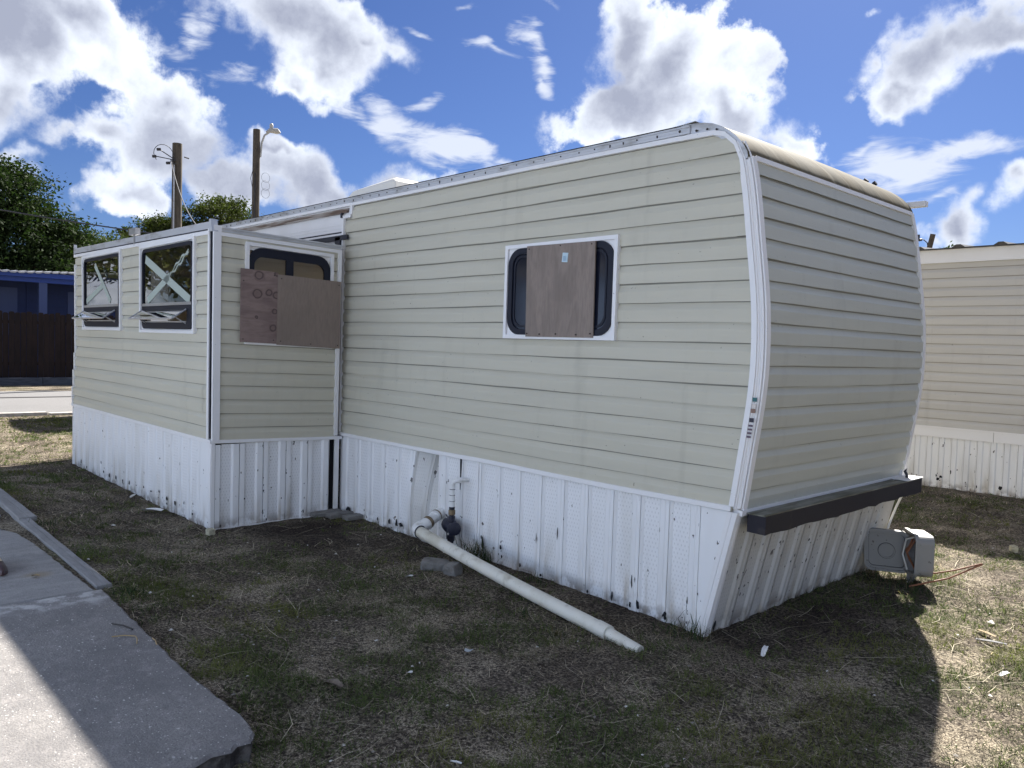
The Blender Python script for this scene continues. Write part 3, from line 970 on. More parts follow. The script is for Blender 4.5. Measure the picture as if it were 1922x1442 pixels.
# ---- end wall siding
ZE = .715
ze_list = [ZE]
while ze_list[-1] < 2.60:
    z = ze_list[-1]; d = (Xe(z + .06) - Xe(z)) / .06
    ze_list.append(z + CRS / math.sqrt(1 + d * d))
for k, z0 in enumerate(ze_list[:-1]):
    h = ze_list[k + 1] - z0
    mb = course(m_end, const(.028), const(W - .012), z0, h=h, seed=50 + k, ztop=2.605, wav=1.3)
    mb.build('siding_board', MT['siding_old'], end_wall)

# ---- white trims
def sweep(mb, path, nrm, half, wdt):
    """flat strip swept along path (list of 3D), nrm = outward, half = thickness, width direction per point"""
    rows = []
    for p, n_, w_ in zip(path, nrm, wdt):
        p = Vector(p); n_ = Vector(n_); w_ = Vector(w_)
        rows.append([p, p + n_ * half, p + w_ + n_ * half, p + w_])
    mb.grid(rows, closed=True)
    mb.face(rows[0][::-1]); mb.face(rows[-1])


# corner trim on the long wall: up the bulging corner, round the top, back along the eave
path_in = [(Xe(z) - .045, z) for z in np.linspace(.738, 2.50, 26)] + [(-.003, 2.56), (-.012, 2.604), (-.049, 2.685), (-.113, 2.740), (-.18, 2.757), (-.45, 2.762), (-.95, 2.765), (-1.9, 2.767), (-3.0, 2.767), (-3.872, 2.767)]
path_out = [(Xe(z) - .013, z) for z in np.linspace(.738, 2.50, 26)] + [(.022, 2.556), (.007, 2.612), (-.038, 2.706), (-.108, 2.765), (-.18, 2.784), (-.45, 2.789), (-.95, 2.791), (-1.9, 2.792), (-3.0, 2.792), (-3.872, 2.792)]
b = MB()
rows = [[(a[0], -.004, a[1]), (a[0], -.024, a[1]), (c[0], -.024, c[1]), (c[0], -.004, c[1])] for a, c in zip(path_in, path_out)]
b.grid(rows, closed=True); b.face(rows[0][::-1]); b.face(rows[-1])
b.build('corner_trim', MT['white'], TR, smooth=True)
# raised bead running down the corner
b = MB()
for off, yy, r in ((-.006, -.010, .007), (.012, .004, .008), (.026, .012, .006)):
    b.tube([(Xe(z) + off - .004, yy, z) for z in np.linspace(.73, 2.60, 30)] + [(-.030 + off, yy, 2.702)], r, 6)
b.build('corner_bead', MT['white'], TR, smooth=True)
b = MB()
rows = []
for z in list(np.linspace(.725, 2.60, 30)):
    x = Xe(z)
    rows.append([(x - .05, -.002, z), (x - .016, -.0135, z), (x + .004, -.004, z), (x + .020, .026, z), (x - .01, .04, z)])
b.grid(rows)
b.build('corner_cap', MT['white'], TR)
# end wall trims
b = MB()
zs = np.linspace(.722, 2.615, 28)
for y0, y1 in ((.022, .056), (W - .035, W - .002)):
    rows = [[m_end(y0, z, -.004), m_end(y0, z, .024), m_end(y1, z, .024), m_end(y1, z, -.004)] for z in zs]
    b.grid(rows, closed=True); b.face(rows[0][::-1]); b.face(rows[-1])
b.bar(m_end, .056, W - .035, 2.594, 2.622, -.004, .026)
b.build('end_trim', MT['white'], TR)
b = MB()
b.bar(m_end, .0, W, .692, .722, -.03, .030)
b.build('bottom_trim', MT['white'], TR)
# colour chips stuck on the corner bead
b = MB()
chips = [(1.325, (.02, .12, .12)), (1.29, (.6, .55, .5)), (1.265, (.22, .13, .09)), (1.215, (.015, .015, .03)), (1.185, (.1, .07, .1)), (1.165, (.1, .07, .1)), (1.145, (.1, .07, .1)), (1.125, (.1, .07, .1))]
chip_m = []
for i, (z, c) in enumerate(chips):
    m_ = mat('chip_%s' % ['teal', 'pale', 'brown', 'navy', 'plum', 'plum', 'plum', 'plum'][i], c, .5); chip_m.append(m_)
    b.mi = i
    hh = .011 if i < 4 else .005
    x = Xe(z) + .001
    b.box(x - .012, x + .012, -.0225, -.0195, z - hh, z + hh)
b.build('colour_chip', chip_m, TR)

# ---- curved roof cap, roof sheet, eave rail
cap = [(.034, 2.612), (.028, 2.640), (.012, 2.668), (-.012, 2.700), (-.045, 2.735), (-.085, 2.768), (-.135, 2.800), (-.195, 2.826), (-.26, 2.840), (-.40, 2.850)]
b = MB()
rows = []
for (x, z) in cap:
    rows.append([(x, y, z + (.012 * math.sin(math.pi * y / W) if x < -.1 else 0)) for y in np.linspace(-.014, W + .01, 16)])
b.grid(rows)
rc = b.build('roof_cap', MT['roofcap'], TR, smooth=True)
b = MB()
b.grid([[(x, -.015, z + .001), (x - .02 if x > -.2 else x, -.012, z - .055 if x < -.03 else z - .02)] for (x, z) in cap])
b.build('cap_flange', MT['rail'], rc)
b = MB()
xs = np.linspace(XL - .02, -.36, 24)
b.grid([[(x, y, 2.838 + .05 * math.sin(math.pi * (y + .01) / (W + .02)) + .003 * math.sin(x * 5 + y)) for y in np.linspace(-.015, W + .015, 10)] for x in xs])
b.grid([[(XL - .02, y, 2.838 + .05 * math.sin(math.pi * (y + .01) / (W + .02))) for y in np.linspace(-.015, W + .015, 10)], [(XL - .02, y, 2.76) for y in np.linspace(-.015, W + .015, 10)]])
b.build('roof', MT['roof'], TR, smooth=True)
b = MB()
b.box(XL - .02, -.335, -.024, -.006, 2.793, 2.834)
b.box(XL - .02, -.335, -.030, -.024, 2.828, 2.838)
b.box(XL - .02, -.345, -.026, -.0245, 2.809, 2.813)
# loose lifted strip end by the roof cap
b.hexa([(-.46, -.026, 2.842), (-.30, -.026, 2.852), (-.30, .06, 2.852), (-.46, .06, 2.842), (-.46, -.026, 2.845), (-.30, -.026, 2.856), (-.30, .06, 2.856), (-.46, .06, 2.845)])
rail = b.build('eave_rail', MT['rail'], TR)
b = MB()
b.box(XL - .02, -.42, -.034, .0, 2.839, 2.843)
b.build('roof_edge_seal', MT['dark'], rail)
b = MB()
x = -.40
while x > XL:
    r = .005 if random.random() < .8 else .008
    z = 2.815 + random.uniform(-.003, .003)
    b.tube([(x, -.024, z), (x, -.0285, z)], r, 6)
    if random.random() < .55:
        b.hexa([(x - .004, -.0262, z - random.uniform(.008, .018)), (x + .004, -.0262, z - .010), (x + .004, -.0245, z - .010), (x - .004, -.0245, z - .010), (x - .006, -.0262, z), (x + .006, -.0262, z), (x + .006, -.0245, z), (x - .006, -.0245, z)])
    x -= random.uniform(.10, .17)
b.tube([(-.22, -.02, 2.797), (-.22, -.0265, 2.797)], .006, 6); b.tube([(-.29, -.02, 2.80), (-.29, -.0265, 2.80)], .007, 6)
b.tube([(-.16, -.02, 2.786), (-.16, -.0265, 2.786)], .006, 6)
b.build('screw', MT['screw'], rail, kind='stuff')

# ---- air conditioner on the roof
b = MB()
ax0, ax1, ay0, ay1, az = -5.42, -4.28, .72, 1.50, 3.225
rows = [[(ax0, ay0, 2.88), (ax1, ay0, 2.88), (ax1, ay1, 2.88), (ax0, ay1, 2.88)],
        [(ax0 + .05, ay0 + .02, 3.02), (ax1 - .03, ay0 + .02, 3.02), (ax1 - .03, ay1 - .02, 3.02), (ax0 + .05, ay1 - .02, 3.02)],
        [(ax0 + .24, ay0 + .06, 3.17), (ax1 - .12, ay0 + .06, 3.20), (ax1 - .12, ay1 - .06, 3.20), (ax0 + .24, ay1 - .06, 3.17)],
        [(ax0 + .42, ay0 + .14, az - .01), (ax1 - .22, ay0 + .14, az + .02), (ax1 - .22, ay1 - .14, az + .02), (ax0 + .42, ay1 - .14, az - .01)]]
b.grid(rows, closed=True); b.face(rows[-1])
ac = b.build('air_conditioner', mat('white_ac_shroud', (.62, .61, .57), .45), TR, bevel=.015)
b = MB()
for i in range(16):
    x = ax0 + .22 + i * .046
    b.hexa([(x, ay0 - .012, 2.95), (x + .022, ay0 - .012, 2.95), (x + .022, ay0 + .03, 2.95), (x, ay0 + .03, 2.95), (x, ay0 + .005, 3.10), (x + .022, ay0 + .005, 3.10), (x + .022, ay0 + .05, 3.10), (x, ay0 + .05, 3.10)])
b.build('cooling_fin', mat('bright_fin', (.8, .8, .8), .35), ac, kind='stuff')
# awning bar sticking out beyond the far corner
b = MB(); b.box(-.10, .105, W + .03, W + .09, 2.675, 2.712)
b.build('awning_bar', MT['white'], TR)
b = MB(); b.tube([(-.28, W - .12, 2.86), (-.26, W - .12, 2.885)], .02, 6); b.tube([(-.22, W - .10, 2.845), (-.20, W - .10, 2.858)], .018, 6)
b.build('roof_clip', MT['gasket_and_shade'], TR)


# ---- windows
def rrect(u0, u1, z0, z1, r, n=7):
    pts = []
    for cx, cz, a0 in ((u1 - r, z1 - r, 0), (u0 + r, z1 - r, 90), (u0 + r, z0 + r, 180), (u1 - r, z0 + r, 270)):
        for i in range(n):
            a = math.radians(a0 + 90 * i / (n - 1))
            pts.append((cx + r * math.cos(a), cz + r * math.sin(a)))
    return pts


def ring(mb, mp, A, B_, o0, o1):
    """frame between outer outline A and inner outline B_, from o0 (back) to o1 (front)"""
    rows = [[mp(u, z, o0) for u, z in A], [mp(u, z, o1) for u, z in A], [mp(u, z, o1) for u, z in B_], [mp(u, z, o0) for u, z in B_]]
    mb.grid(rows, closed=True)


def sheet(mb, mp, A, o):
    mb.face([mp(u, z, o) for u, z in A])


def jtrim(mb, mp, u0, u1, z0, z1, w, o0, o1):
    mb.bar(mp, u0, u1, z1 - w, z1, o0, o1); mb.bar(mp, u0, u1, z0, z0 + w, o0, o1)
    mb.bar(mp, u0, u0 + w, z0 + w, z1 - w, o0, o1); mb.bar(mp, u1 - w, u1, z0 + w, z1 - w, o0, o1)


# window on the long wall, boarded in the middle
b = MB(); jtrim(b, m_long, -1.822, -.812, 1.620, 2.266, .026, .004, .039)
b.bar(m_long, -1.80, -.83, 1.640, 2.246, .001, .0225)
wf = b.build('window', MT['white'], TR)
b = MB(); ring(b, m_long, rrect(-1.790, -.842, 1.647, 2.238, .115), rrect(-1.748, -.884, 1.686, 2.20, .085), .0228, .034)
ring(b, m_long, rrect(-1.735, -.897, 1.698, 2.188, .075), rrect(-1.722, -.910, 1.712, 2.176, .07), .0228, .029)
b.build('frame', MT['black'], wf)
b = MB(); sheet(b, m_long, rrect(-1.750, -.882, 1.684, 2.202, .085), .0245)
b.build('pane', MT['glass_black'], wf)
b = MB()
b.hexa([(-1.586, -.046, 1.634), (-.980, -.046, 1.634), (-.980, -.036, 1.634), (-1.586, -.036, 1.634), (-1.592, -.050, 2.246), (-.982, -.050, 2.238), (-.982, -.040, 2.238), (-1.592, -.040, 2.246)])
pl_ = b.build('plywood_board', MT['ply_main'], TR, label='grained plywood board screwed across the middle of the long wall window')
b = MB(); b.hexa([(-1.262, -.0525, 2.122), (-1.214, -.0525, 2.118), (-1.214, -.0490, 2.118), (-1.262, -.0490, 2.122), (-1.256, -.0525, 2.182), (-1.208, -.0525, 2.178), (-1.208, -.0490, 2.178), (-1.256, -.0490, 2.182)])
b.mi = 1
for i in range(5):
    b.box(-1.25, -1.222, -.0532, -.0526, 2.130 + i * .0065, 2.133 + i * .0065)
b.build('price_sticker', [MT['sticker'], MT['sticker_print']], pl_)


b = MB()
for (x, z) in ((-1.57, 1.655), (-1.45, 1.652), (-1.30, 1.655), (-1.12, 1.652), (-1.00, 1.66), (-1.57, 2.225), (-1.01, 2.222), (-1.28, 2.23)):
    b.tube([(x, -.046, z), (x, -.0522, z)], .0055, 6)
b.build('screw', MT['screw'], pl_, kind='stuff')


# the two tall windows on the slide-out front
def tall_window(u0, u1, z0, z1, label, arms):
    b = MB(); jtrim(b, m_sf, u0, u1, z0, z1, .027, .004, .036)
    b.bar(m_sf, u0 + .03, u0 + .075, z0 + .03, z1 - .03, .001, .018)
    b.bar(m_sf, u1 - .045, u1 - .03, z0 + .03, z1 - .03, .001, .018)
    b.bar(m_sf, u0 + .075, u1 - .045, z0 + .03, z0 + .05, .001, .018)
    b.bar(m_sf, u0 + .075, u1 - .045, z1 - .045, z1 - .03, .001, .018)
    w_ = b.build('window', MT['white'], TR, label=label)
    a0, a1, c0, c1 = u0 + .058, u1 - .038, z0 + .036, z1 - .036
    b = MB(); ring(b, m_sf, rrect(a0, a1, c0, c1, .07), rrect(a0 + .034, a1 - .034, c0 + .045, c1 - .03, .04), .010, .032)
    zm = z0 + .262
    b.bar(m_sf, a0 + .03, a1 - .03, zm - .055, zm - .020, .012, .030)
    # inner frame of the vent light
    b.bar(m_sf, a1 - .13, a1 - .034, c0 + .04, zm - .055, .013, .028)
    b.bar(m_sf, a0 + .034, a0 + .09, c0 + .04, zm - .055, .013, .028)
    b.bar(m_sf, a0 + .09, a1 - .13, c0 + .04, c0 + .058, .013, .026)
    b.build('frame', MT['black'], w_)
    b = MB(); b.bar(m_sf, a0 + .02, a1 - .02, zm - .020, zm + .004, .013, .034)
    b.bar(m_sf, a0 + .10, a1 - .14, c0 + .058, c0 + .070, .016, .029)
    b.build('mid_rail', MT['grey_al'], w_)
    b = MB(); sheet(b, m_sf, [(a0 + .03, zm), (a1 - .03, zm), (a1 - .03, c1 - .025), (a0 + .03, c1 - .025)], .020)
    b.build('pane', MT['glass'], w_)
    # vent light hinged at its top, swung out
    b = MB()
    y0, y1 = a0 + .02, a1 - .12
    zt = zm - .055
    c = [m_sf(y0, zt - .085, .150), m_sf(y1, zt - .085, .150), m_sf(y1, zt, .034), m_sf(y0, zt, .034)]
    b.hexa([Vector(p) - Vector((0, 0, .010)) for p in c] + c)
    b.build('vent_sash', MT['glass_vent'], w_)
    b = MB()
    for q, r_ in ((0, 1), (1, 2), (3, 0)):
        b.tube([Vector(c[q]) + Vector((0, 0, -.004)), Vector(c[r_]) + Vector((0, 0, -.004))], .009, 6)
    b.tube([m_sf(y0 + .09, c0 + .05, .03), m_sf(y0 + .12, zt - .07, .12)], .006, 5)
    b.tube([m_sf(y1 - .02, c0 + .05, .03), m_sf(y1 - .04, zt - .07, .12)], .006, 5)
    b.build('vent_frame', MT['grey_al'], w_)
    for (p, q, wd, crumple) in arms:
        if crumple:
            for sgn in (-1, 1):
                b = MB(); n = 26; rows = []
                for i in range(n + 1):
                    t = i / n
                    u = p[0] + (q[0] - p[0]) * t; z = p[1] + (q[1] - p[1]) * t + .035 * math.sin(t * 3.1) * sgn * .5 + .010 * math.sin(t * 19 + sgn)
                    hw = .004 + .006 * abs(math.sin(t * 9 + sgn)) * t
                    rows.append([m_sf(u, z - hw, .0235), m_sf(u + .004, z + hw, .030)])
                b.grid(rows); b.build('tape', MT['tape'], w_)
            continue
        b = MB()
        n = 14 if crumple else 5
        d = Vector((q[0] - p[0], q[1] - p[1])); L = d.length; d.normalize(); nn = Vector((-d.y, d.x))
        rows = []
        for i in range(n + 1):
            t = i / n
            u = p[0] + d.x * L * t; z = p[1] + d.y * L * t
            k = wd * (1 if not crumple else random.uniform(.15, .75))
            s = 0 if not crumple else random.uniform(-.02, .02)
            rows.append([m_sf(u + nn.x * (s - k / 2), z + nn.y * (s - k / 2), .0235 + (random.uniform(0, .008) if crumple else .002 * crumple)),
                         m_sf(u + nn.x * (s + k / 2), z + nn.y * (s + k / 2), .0235 + (random.uniform(0, .008) if crumple else 0))])
        b.grid(rows)
        b.build('tape', MT['tape'], w_)
    return w_


tall_window(-5.602, -4.292, 1.582, 2.382, 'tall slide-out window nearest the corner with a full tape cross',
            [((-5.46, 2.255), (-4.40, 1.862), .075, 0), ((-5.41, 1.875), (-4.87, 2.075), .065, 0), ((-4.86, 2.08), (-4.43, 2.27), .09, 1)])
tall_window(-7.466, -6.160, 1.594, 2.398, 'tall slide-out window at the far end with a narrow tape cross',
            [((-7.02, 2.285), (-6.50, 1.89), .06, 0), ((-7.33, 1.905), (-6.75, 2.06), .06, 0), ((-6.74, 2.27), (-6.60, 2.14), .05, 1)])

# ---- slide-out shell with siding
SFH = [(-5.54, -4.335, 1.625, 2.345), (-7.405, -6.205, 1.637, 2.36)]
SSH = [(-.925, -.195, 1.56, 2.30)]


def xl_sf(z): return float(np.interp(z, [.6, .73, 1.4, 2.6], [-7.985, -7.965, -7.80, -7.775]))


b = MB()
plate(b, m_sf, -7.775, -4.0, .70, 2.40, SFH, -.03, -.001)
sf = b.build('slide_out_front', MT['siding'], TR)
nS = 15
for k in range(nS):
    z0 = .722 + k * CRS
    jj = {3: [-7.45, -4.15], 2: [-7.45, -4.15], 4: [-4.15]}.get(k, [])
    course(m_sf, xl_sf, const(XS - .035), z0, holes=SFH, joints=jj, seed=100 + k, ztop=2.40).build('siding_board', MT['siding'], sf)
b = MB()
plate(b, m_ss, YS + .002, -.085, .70, 2.40, SSH, -.03, -.001)
ss = b.build('slide_out_side', MT['siding'], TR)
for k in range(nS):
    z0 = .722 + k * CRS
    course(m_ss, const(YS + .03), const(-.10), z0, holes=SSH, seed=130 + k, ztop=2.365).build('siding_board', MT['siding'], ss)
# trims of the slide-out
b = MB()
b.bar(m_sf, XS - .060, XS - .028, .728, 2.415, .0, .026)
b.bar(m_ss, YS - .012, YS + .048, .728, 2.44, .004, .028)
for i in range(8):
    z0, z1 = .728 + i * .2, .728 + (i + 1) * .2 - (.0 if i == 7 else 0)
    b.bar(m_sf, xl_sf((z0 + z1) / 2) - .012, xl_sf((z0 + z1) / 2) + .022, z0, z1, .0, .026)
b.bar(m_st, -7.79, XS - .03, 2.368, 2.398, .0, .030)
b.bar(m_ss, YS + .03, -.078, 2.362, 2.390, .0, .030)
b.bar(m_ss, -.112, -.078, .74, 2.362, .004, .030)
b.build('slide_out_trim', MT['white'], TR)
b = MB()
b.bar(m_sf, XS - .027, XS - .013, .74, 2.40, -.01, .018)
b.bar(m_st, -7.79, XS - .01, 2.398, 2.412, .0, .020)
b.build('slide_out_gap', MT['gasket_and_shade'], TR)
# topper strip along the slide-out eave, with end pieces
b = MB()
b.bar(m_st, -7.80, XS - .012, 2.412, 2.468, -.02, .022)
b.hexa([m_sf(XS - .03, 2.39, .03), m_sf(XS + .03, 2.39, .03), m_sf(XS + .03, 2.39, -.02), m_sf(XS - .03, 2.39, -.02), m_sf(XS - .03, 2.485, .03), m_sf(XS + .012, 2.485, .03), m_sf(XS + .012, 2.485, -.02), m_sf(XS - .03, 2.485, -.02)])
b.hexa([m_sf(-7.83, 2.43, .02), m_sf(-7.79, 2.43, .02), m_sf(-7.79, 2.44, -.01), m_sf(-7.83, 2.44, -.01), m_sf(-7.83, 2.555, .02), m_sf(-7.815, 2.555, .02), m_sf(-7.815, 2.555, -.01), m_sf(-7.83, 2.555, -.01)])
b.build('slide_topper', MT['rail'], TR)
b = MB()
b.grid([[SL(x, y, 2.41 + .0105 * -(x + 3.97) + .006 * math.sin(x * 2)) for y in (YS + .03, -.6, -.02)] for x in np.linspace(-7.78, XS - .01, 14)])
b.bar(m_ss, YS + .05, -.06, 2.391, 2.424, -.05, -.006)
b.bar(m_ss, YS + .05, -.06, 2.424, 2.436, -.08, .010)
b.build('slide_out_roof', MT['rail'], TR)
# small bracket clipped to the topper
b = MB(); b.bar(m_sf, -5.775, -5.745, 2.40, 2.50, .022, .030); b.bar(m_sf, -5.84, -5.67, 2.50, 2.56, .0, .05)
b.build('bracket', MT['grey_al'], TR)

# side window of the slide-out
b = MB(); jtrim(b, m_ss, -.962, -.160, 1.52, 2.345, .028, .004, .038)
b.bar(m_ss, -.932, -.19, 2.285, 2.316, .0, .016); b.bar(m_ss, -.935, -.92, 1.55, 2.285, .0, .016); b.bar(m_ss, -.215, -.188, 1.55, 2.285, .0, .016)
sw = b.build('window', MT['white'], TR, label='sliding window in the slide-out side half covered by plywood')
b = MB(); ring(b, m_ss, rrect(-.934, -.190, 1.55, 2.312, .12), rrect(-.888, -.245, 1.60, 2.238, .075), .006, .030)
b.bar(m_ss, -.605, -.540, 1.59, 2.245, .008, .028)
b.build('frame', MT['black'], sw)
b = MB(); sheet(b, m_ss, [(-.90, 1.59), (-.23, 1.59), (-.23, 2.25), (-.90, 2.25)], .012)
b.build('pane', MT['glass_side'], sw)
b = MB()
b.bar(m_ss, -1.008, -.69, 1.535, 2.128, .038, .047)
pk_ = b.build('plywood_board', MT['ply_knot'], TR, label='knotty reddish plywood board, left of the two on the slide-out side')
b = MB()
b.hexa([m_ss(-.694, 1.528, .054), m_ss(-.092, 1.524, .050), m_ss(-.092, 1.524, .040), m_ss(-.694, 1.528, .0475), m_ss(-.690, 2.112, .054), m_ss(-.094, 2.112, .050), m_ss(-.094, 2.112, .040), m_ss(-.690, 2.112, .0475)])
pp_ = b.build('plywood_board', MT['ply'], TR, label='plain grey-brown plywood board, right of the two on the slide-out side')

for par, pts_, o_ in ((pk_, ((-.985, 2.03), (-.985, 1.56), (-.72, 1.565), (-.72, 2.10)), .0485), (pp_, ((-.66, 2.08), (-.115, 2.08), (-.66, 1.56), (-.115, 1.55), (-.38, 1.55)), .0555)):
    b = MB()
    for y, z in pts_: b.tube([m_ss(y, z, o_ - .006), m_ss(y, z, o_)], .0055, 6)
    b.build('screw', MT['screw'], par, kind='stuff')

# ---- the opening the slide-out runs in, and the header above it
b = MB()
b.box(-8.3, -3.985, -.06, -.012, .70, 2.535)
gas = MB()
gas.box(-4.110, -4.0235, -.050, -.030, .735, 2.50)      # seal beside the slide-out
gas.box(-8.3, -3.905, -.050, -.030, 2.47, 2.512)
gas.box(-8.3, -4.01, -.012, -.004, 2.538, 2.552)
gas.build('slide_seal', MT['gasket_and_shade'], TR)
b = MB()
b.box(XL, -8.28, -.03, 0, .68, 2.79); b.box(-8.28, -4.021, -.004, .03, 2.40, 2.79)
b.box(-4.02, -3.88, -.010, -.0046, 2.69, 2.766)
b.box(XL, -4.012, -.010, -.0046, 2.553, 2.70)
b.box(XL, -4.012, -.016, -.0046, 2.512, 2.538)
b.box(XL, -4.012, -.0125, -.0104, 2.583, 2.588); b.box(XL, -4.012, -.0125, -.0104, 2.612, 2.616)
b.build('header_panel', MT['white'], TR)
b = MB()
b.box(XL, -3.935, -.030, -.0105, 2.738, 2.752); b.box(XL, -3.945, -.034, -.0105, 2.712, 2.722); b.box(XL, -3.94, -.024, -.0105, 2.722, 2.738)
b.build('awning_track', MT['brown_rail'], TR)
b = MB()
b.box(XL, -3.872, -.028, -.004, 2.768, 2.792)
b.box(-3.893, -3.866, -.028, -.004, 2.690, 2.768)
b.box(-4.022, -3.893, -.028, -.004, 2.665, 2.690)
b.box(-4.022, -3.996, -.034, -.004, .738, 2.665)
b.build('opening_trim', MT['white'], TR)
b = MB(); b.tube([(-4.035, -.03, 2.672), (-4.03, -.034, 2.70), (-4.015, -.034, 2.708)], .013, 6)
b.build('rubber_plug', MT['gasket_and_shade'], TR)

# ---- a plain interior seen through the panes
b = MB()
b.grid([[(x, y, 2.33) for y in (YS + .04, .0)] for x in (-7.75, -4.06)])
b.grid([[(x, y, 2.36) for y in (.02, W - .04)] for x in (-8.8, -4.06)])
b.grid([[(x, y, 2.36) for y in (.02, W - .04)] for x in (-4.06, -.3)])
b.grid([[(-8.80, y, z) for y in (-.02, W - .04)] for z in (.75, 2.36)])
b.grid([[(x, y, .78) for y in (YS + .04, .0)] for x in (-7.8, -4.06)])
b.grid([[(x, y, .78) for y in (.02, W - .04)] for x in (-8.8, -.35)])
b.box(-.34, -.32, .02, W - .04, .75, 2.36)
plate(b, lambda u, z, o: (u, W - .034 + o, z), -8.8, -.3, .75, 2.36, WIN_FAR, -.01, 0)
b.build('interior', MT['interior'], TR)
b = MB()
b.box(-6.4, -5.3, 1.75, W - .05, 1.72, 2.28); b.box(-5.28, -4.6, 1.75, W - .05, 1.72, 2.28); b.box(-7.9, -6.2, 1.5, W - .05, .8, 1.5)
b.box(-7.6, -6.9, -1.05, -.4, .8, 1.55)
b.build('cabinet', MT['interior_d'], TR)

# ---- bumper
b = MB()
def jag(y): return .603 - .012 * (fbm(np.array([y * 9.0]), np.array([.3]), 9, 3)[0] - .5) * 2
rows = []
for y in np.linspace(.040, 2.255, 40):
    rows.append([(.098, y, .70), (.200, y, .700), (.206, y, .704), (.206, y, jag(y)), (.098, y, jag(y + 5) + .004)])
b.grid(rows, closed=True); b.face(rows[0]); b.face(rows[-1][::-1])
bp = b.build('bumper', MT['bumper_f'], TR)
b = MB(); b.box(.090, .196, .042, 1.98, .7005, .706); b.box(.196, .208, .042, 2.25, .7045, .711)
b.build('bumper_top', MT['bumper_t'], bp)
b = MB(); b.box(.075, .212, 1.985, 2.262, .7105, .716); b.tube([(.055, 2.19, .735), (.10, 2.19, .735)], .024, 10)
b.build('bumper_end_plate', MT['white'], bp)
b = MB(); b.tube([(.15, 2.12, .716), (.15, 2.12, .735), (.135, 2.12, .76), (.15, 2.12, .785), (.165, 2.12, .76), (.15, 2.12, .735)], .010, 6)
b.build('bumper_hook', MT['gasket_and_shade'], bp)


# ================================================================== SKIRTING
SK = .2079


def panel_mesh(mp, u0, z_lo, z_hi, bands=1, mats=('skirt', 'skirt_p'), name='skirt_panel', parent=None, deep=.012, shear=None, jitter=0.0, slices=2):
    """one ribbed vinyl strip: pierced flat, raised smooth rib, dark lap groove"""
    b = MB()
    if deep > .0165:
        pr = [(.0, deep), (.040, deep), (.052, .0), (.138, .0), (.152, deep), (.200, deep), (.2045, -.003), (SK, -.003), (SK, deep)]
    else:
        pr = [(.0, deep), (.006, deep), (.018, .0), (.128, .0), (.142, deep), (.171, deep), (.175, deep - .004), (.179, deep), (.2015, deep), (.2025, deep - .007), (SK, deep - .007)]
    b.mi = 0
    zs = np.linspace(z_lo, z_hi, slices)
    for i in range(len(pr) - 1):
        b.mi = 1 if i == 2 else 0
        rows = [[mp(u0 + pr[i][0], z, pr[i][1]) for z in zs], [mp(u0 + pr[i + 1][0], z, pr[i + 1][1]) for z in zs]]
        b.grid(rows)
    return b


def m_skl(u, z, o): return (u, -o, z)
def m_skf(u, z, o): return (u, YS + .004 - o, z)
def m_sks(u, z, o): return (XS - .006 + o, u, z)


def m_ske(u, z, o):
    x = -.108 + .165 * (z / .70)
    return (x + o * .97, u, z - o * .23)


b = MB()
us_ = np.linspace(-4.03, .035, 40)
def sag(u): return .005 * math.sin(u * 2.3 + .6) - .007 * math.exp(-((u + 2.6) / .5) ** 2)
b.grid([[m_long(u, z + sag(u), o) for z, o in ((.706, -.002), (.706, .028), (.709, .031), (.734, .031), (.737, .028), (.737, -.002))] for u in us_], closed=False)
skl = b.build('skirt', MT['white'], TR, label='white ribbed skirting under the long wall, one panel kicked in')
KICK = (-3.065, -2.535)
u = -3.9011
panels = []
i = 0
while u < -.12:
    lo, hi = -.04, .709
    if u + SK > KICK[0] + .06 and u < KICK[1] - .06:
        pass
    elif u + SK > -.14:
        pass
    else:
        b = panel_mesh(m_skl, u, lo, hi)
        b.build('skirt_panel', [MT['skirt'], MT['skirt_p']], skl)
    u += SK; i += 1
# narrow infill panels at the two ends, cut to the slanting corner
b = MB(); b.bar(m_skl, -4.0, -3.903, -.04, .709, .0, .010)
b.build('skirt_panel', MT['skirt'], skl)
b = MB()
z_at = lambda uu: max(-.04, min(.709, (uu + .108 + .012) / .165 * .70))
for uu in np.arange(-.1588, .02, .03):
    a0 = z_at(uu) if uu > -.12 else -.04; a1 = z_at(uu + .03) if uu + .03 > -.12 else -.04
    b.hexa([m_skl(uu, a0, .011), m_skl(uu + .03, a1, .011), m_skl(uu + .03, a1, .004), m_skl(uu, a0, .004), m_skl(uu, .709, .011), m_skl(uu + .03, .709, .011), m_skl(uu + .03, .709, .004), m_skl(uu, .709, .004)])
b.build('skirt_panel', MT['skirt'], skl)
# kicked-in panels: pivoted about the foot, top pushed back
def m_kick(u, z, o):
    t = (u - KICK[0]) / (KICK[1] - KICK[0])
    lean = .21 * max(t, 0) ** 1.4 * (max(z, 0) / .70) ** 1.3 - .028 * math.sin(math.pi * min(max(t, 0), 1)) * math.sin(math.pi * min(max(z, 0) / .7, 1)) - .004
    return (u + .045 * (1 - z / .7) * t, -o + lean, z * (1 - .05 * t))
KS = (KICK[1] - KICK[0]) / (3 * SK)
for kk in range(3):
    b = panel_mesh(lambda u, z, o: m_kick(KICK[0] + u * KS, z, o), kk * SK, -.03, .70, slices=6)
    b.build('skirt_panel', [MT['skirt_d'], MT['skirt_dp']] if kk else [MT['skirt'], MT['skirt_p']], skl, label='kicked-in skirting panel leaning back under the trim' if kk == 2 else None)
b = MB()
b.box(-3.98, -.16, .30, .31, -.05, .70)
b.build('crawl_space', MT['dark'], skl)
b = MB(); b.bar(m_skl, -2.519, -2.447, -.04, .706, .0, .0145); b.build('skirt_panel', MT['skirt'], skl)
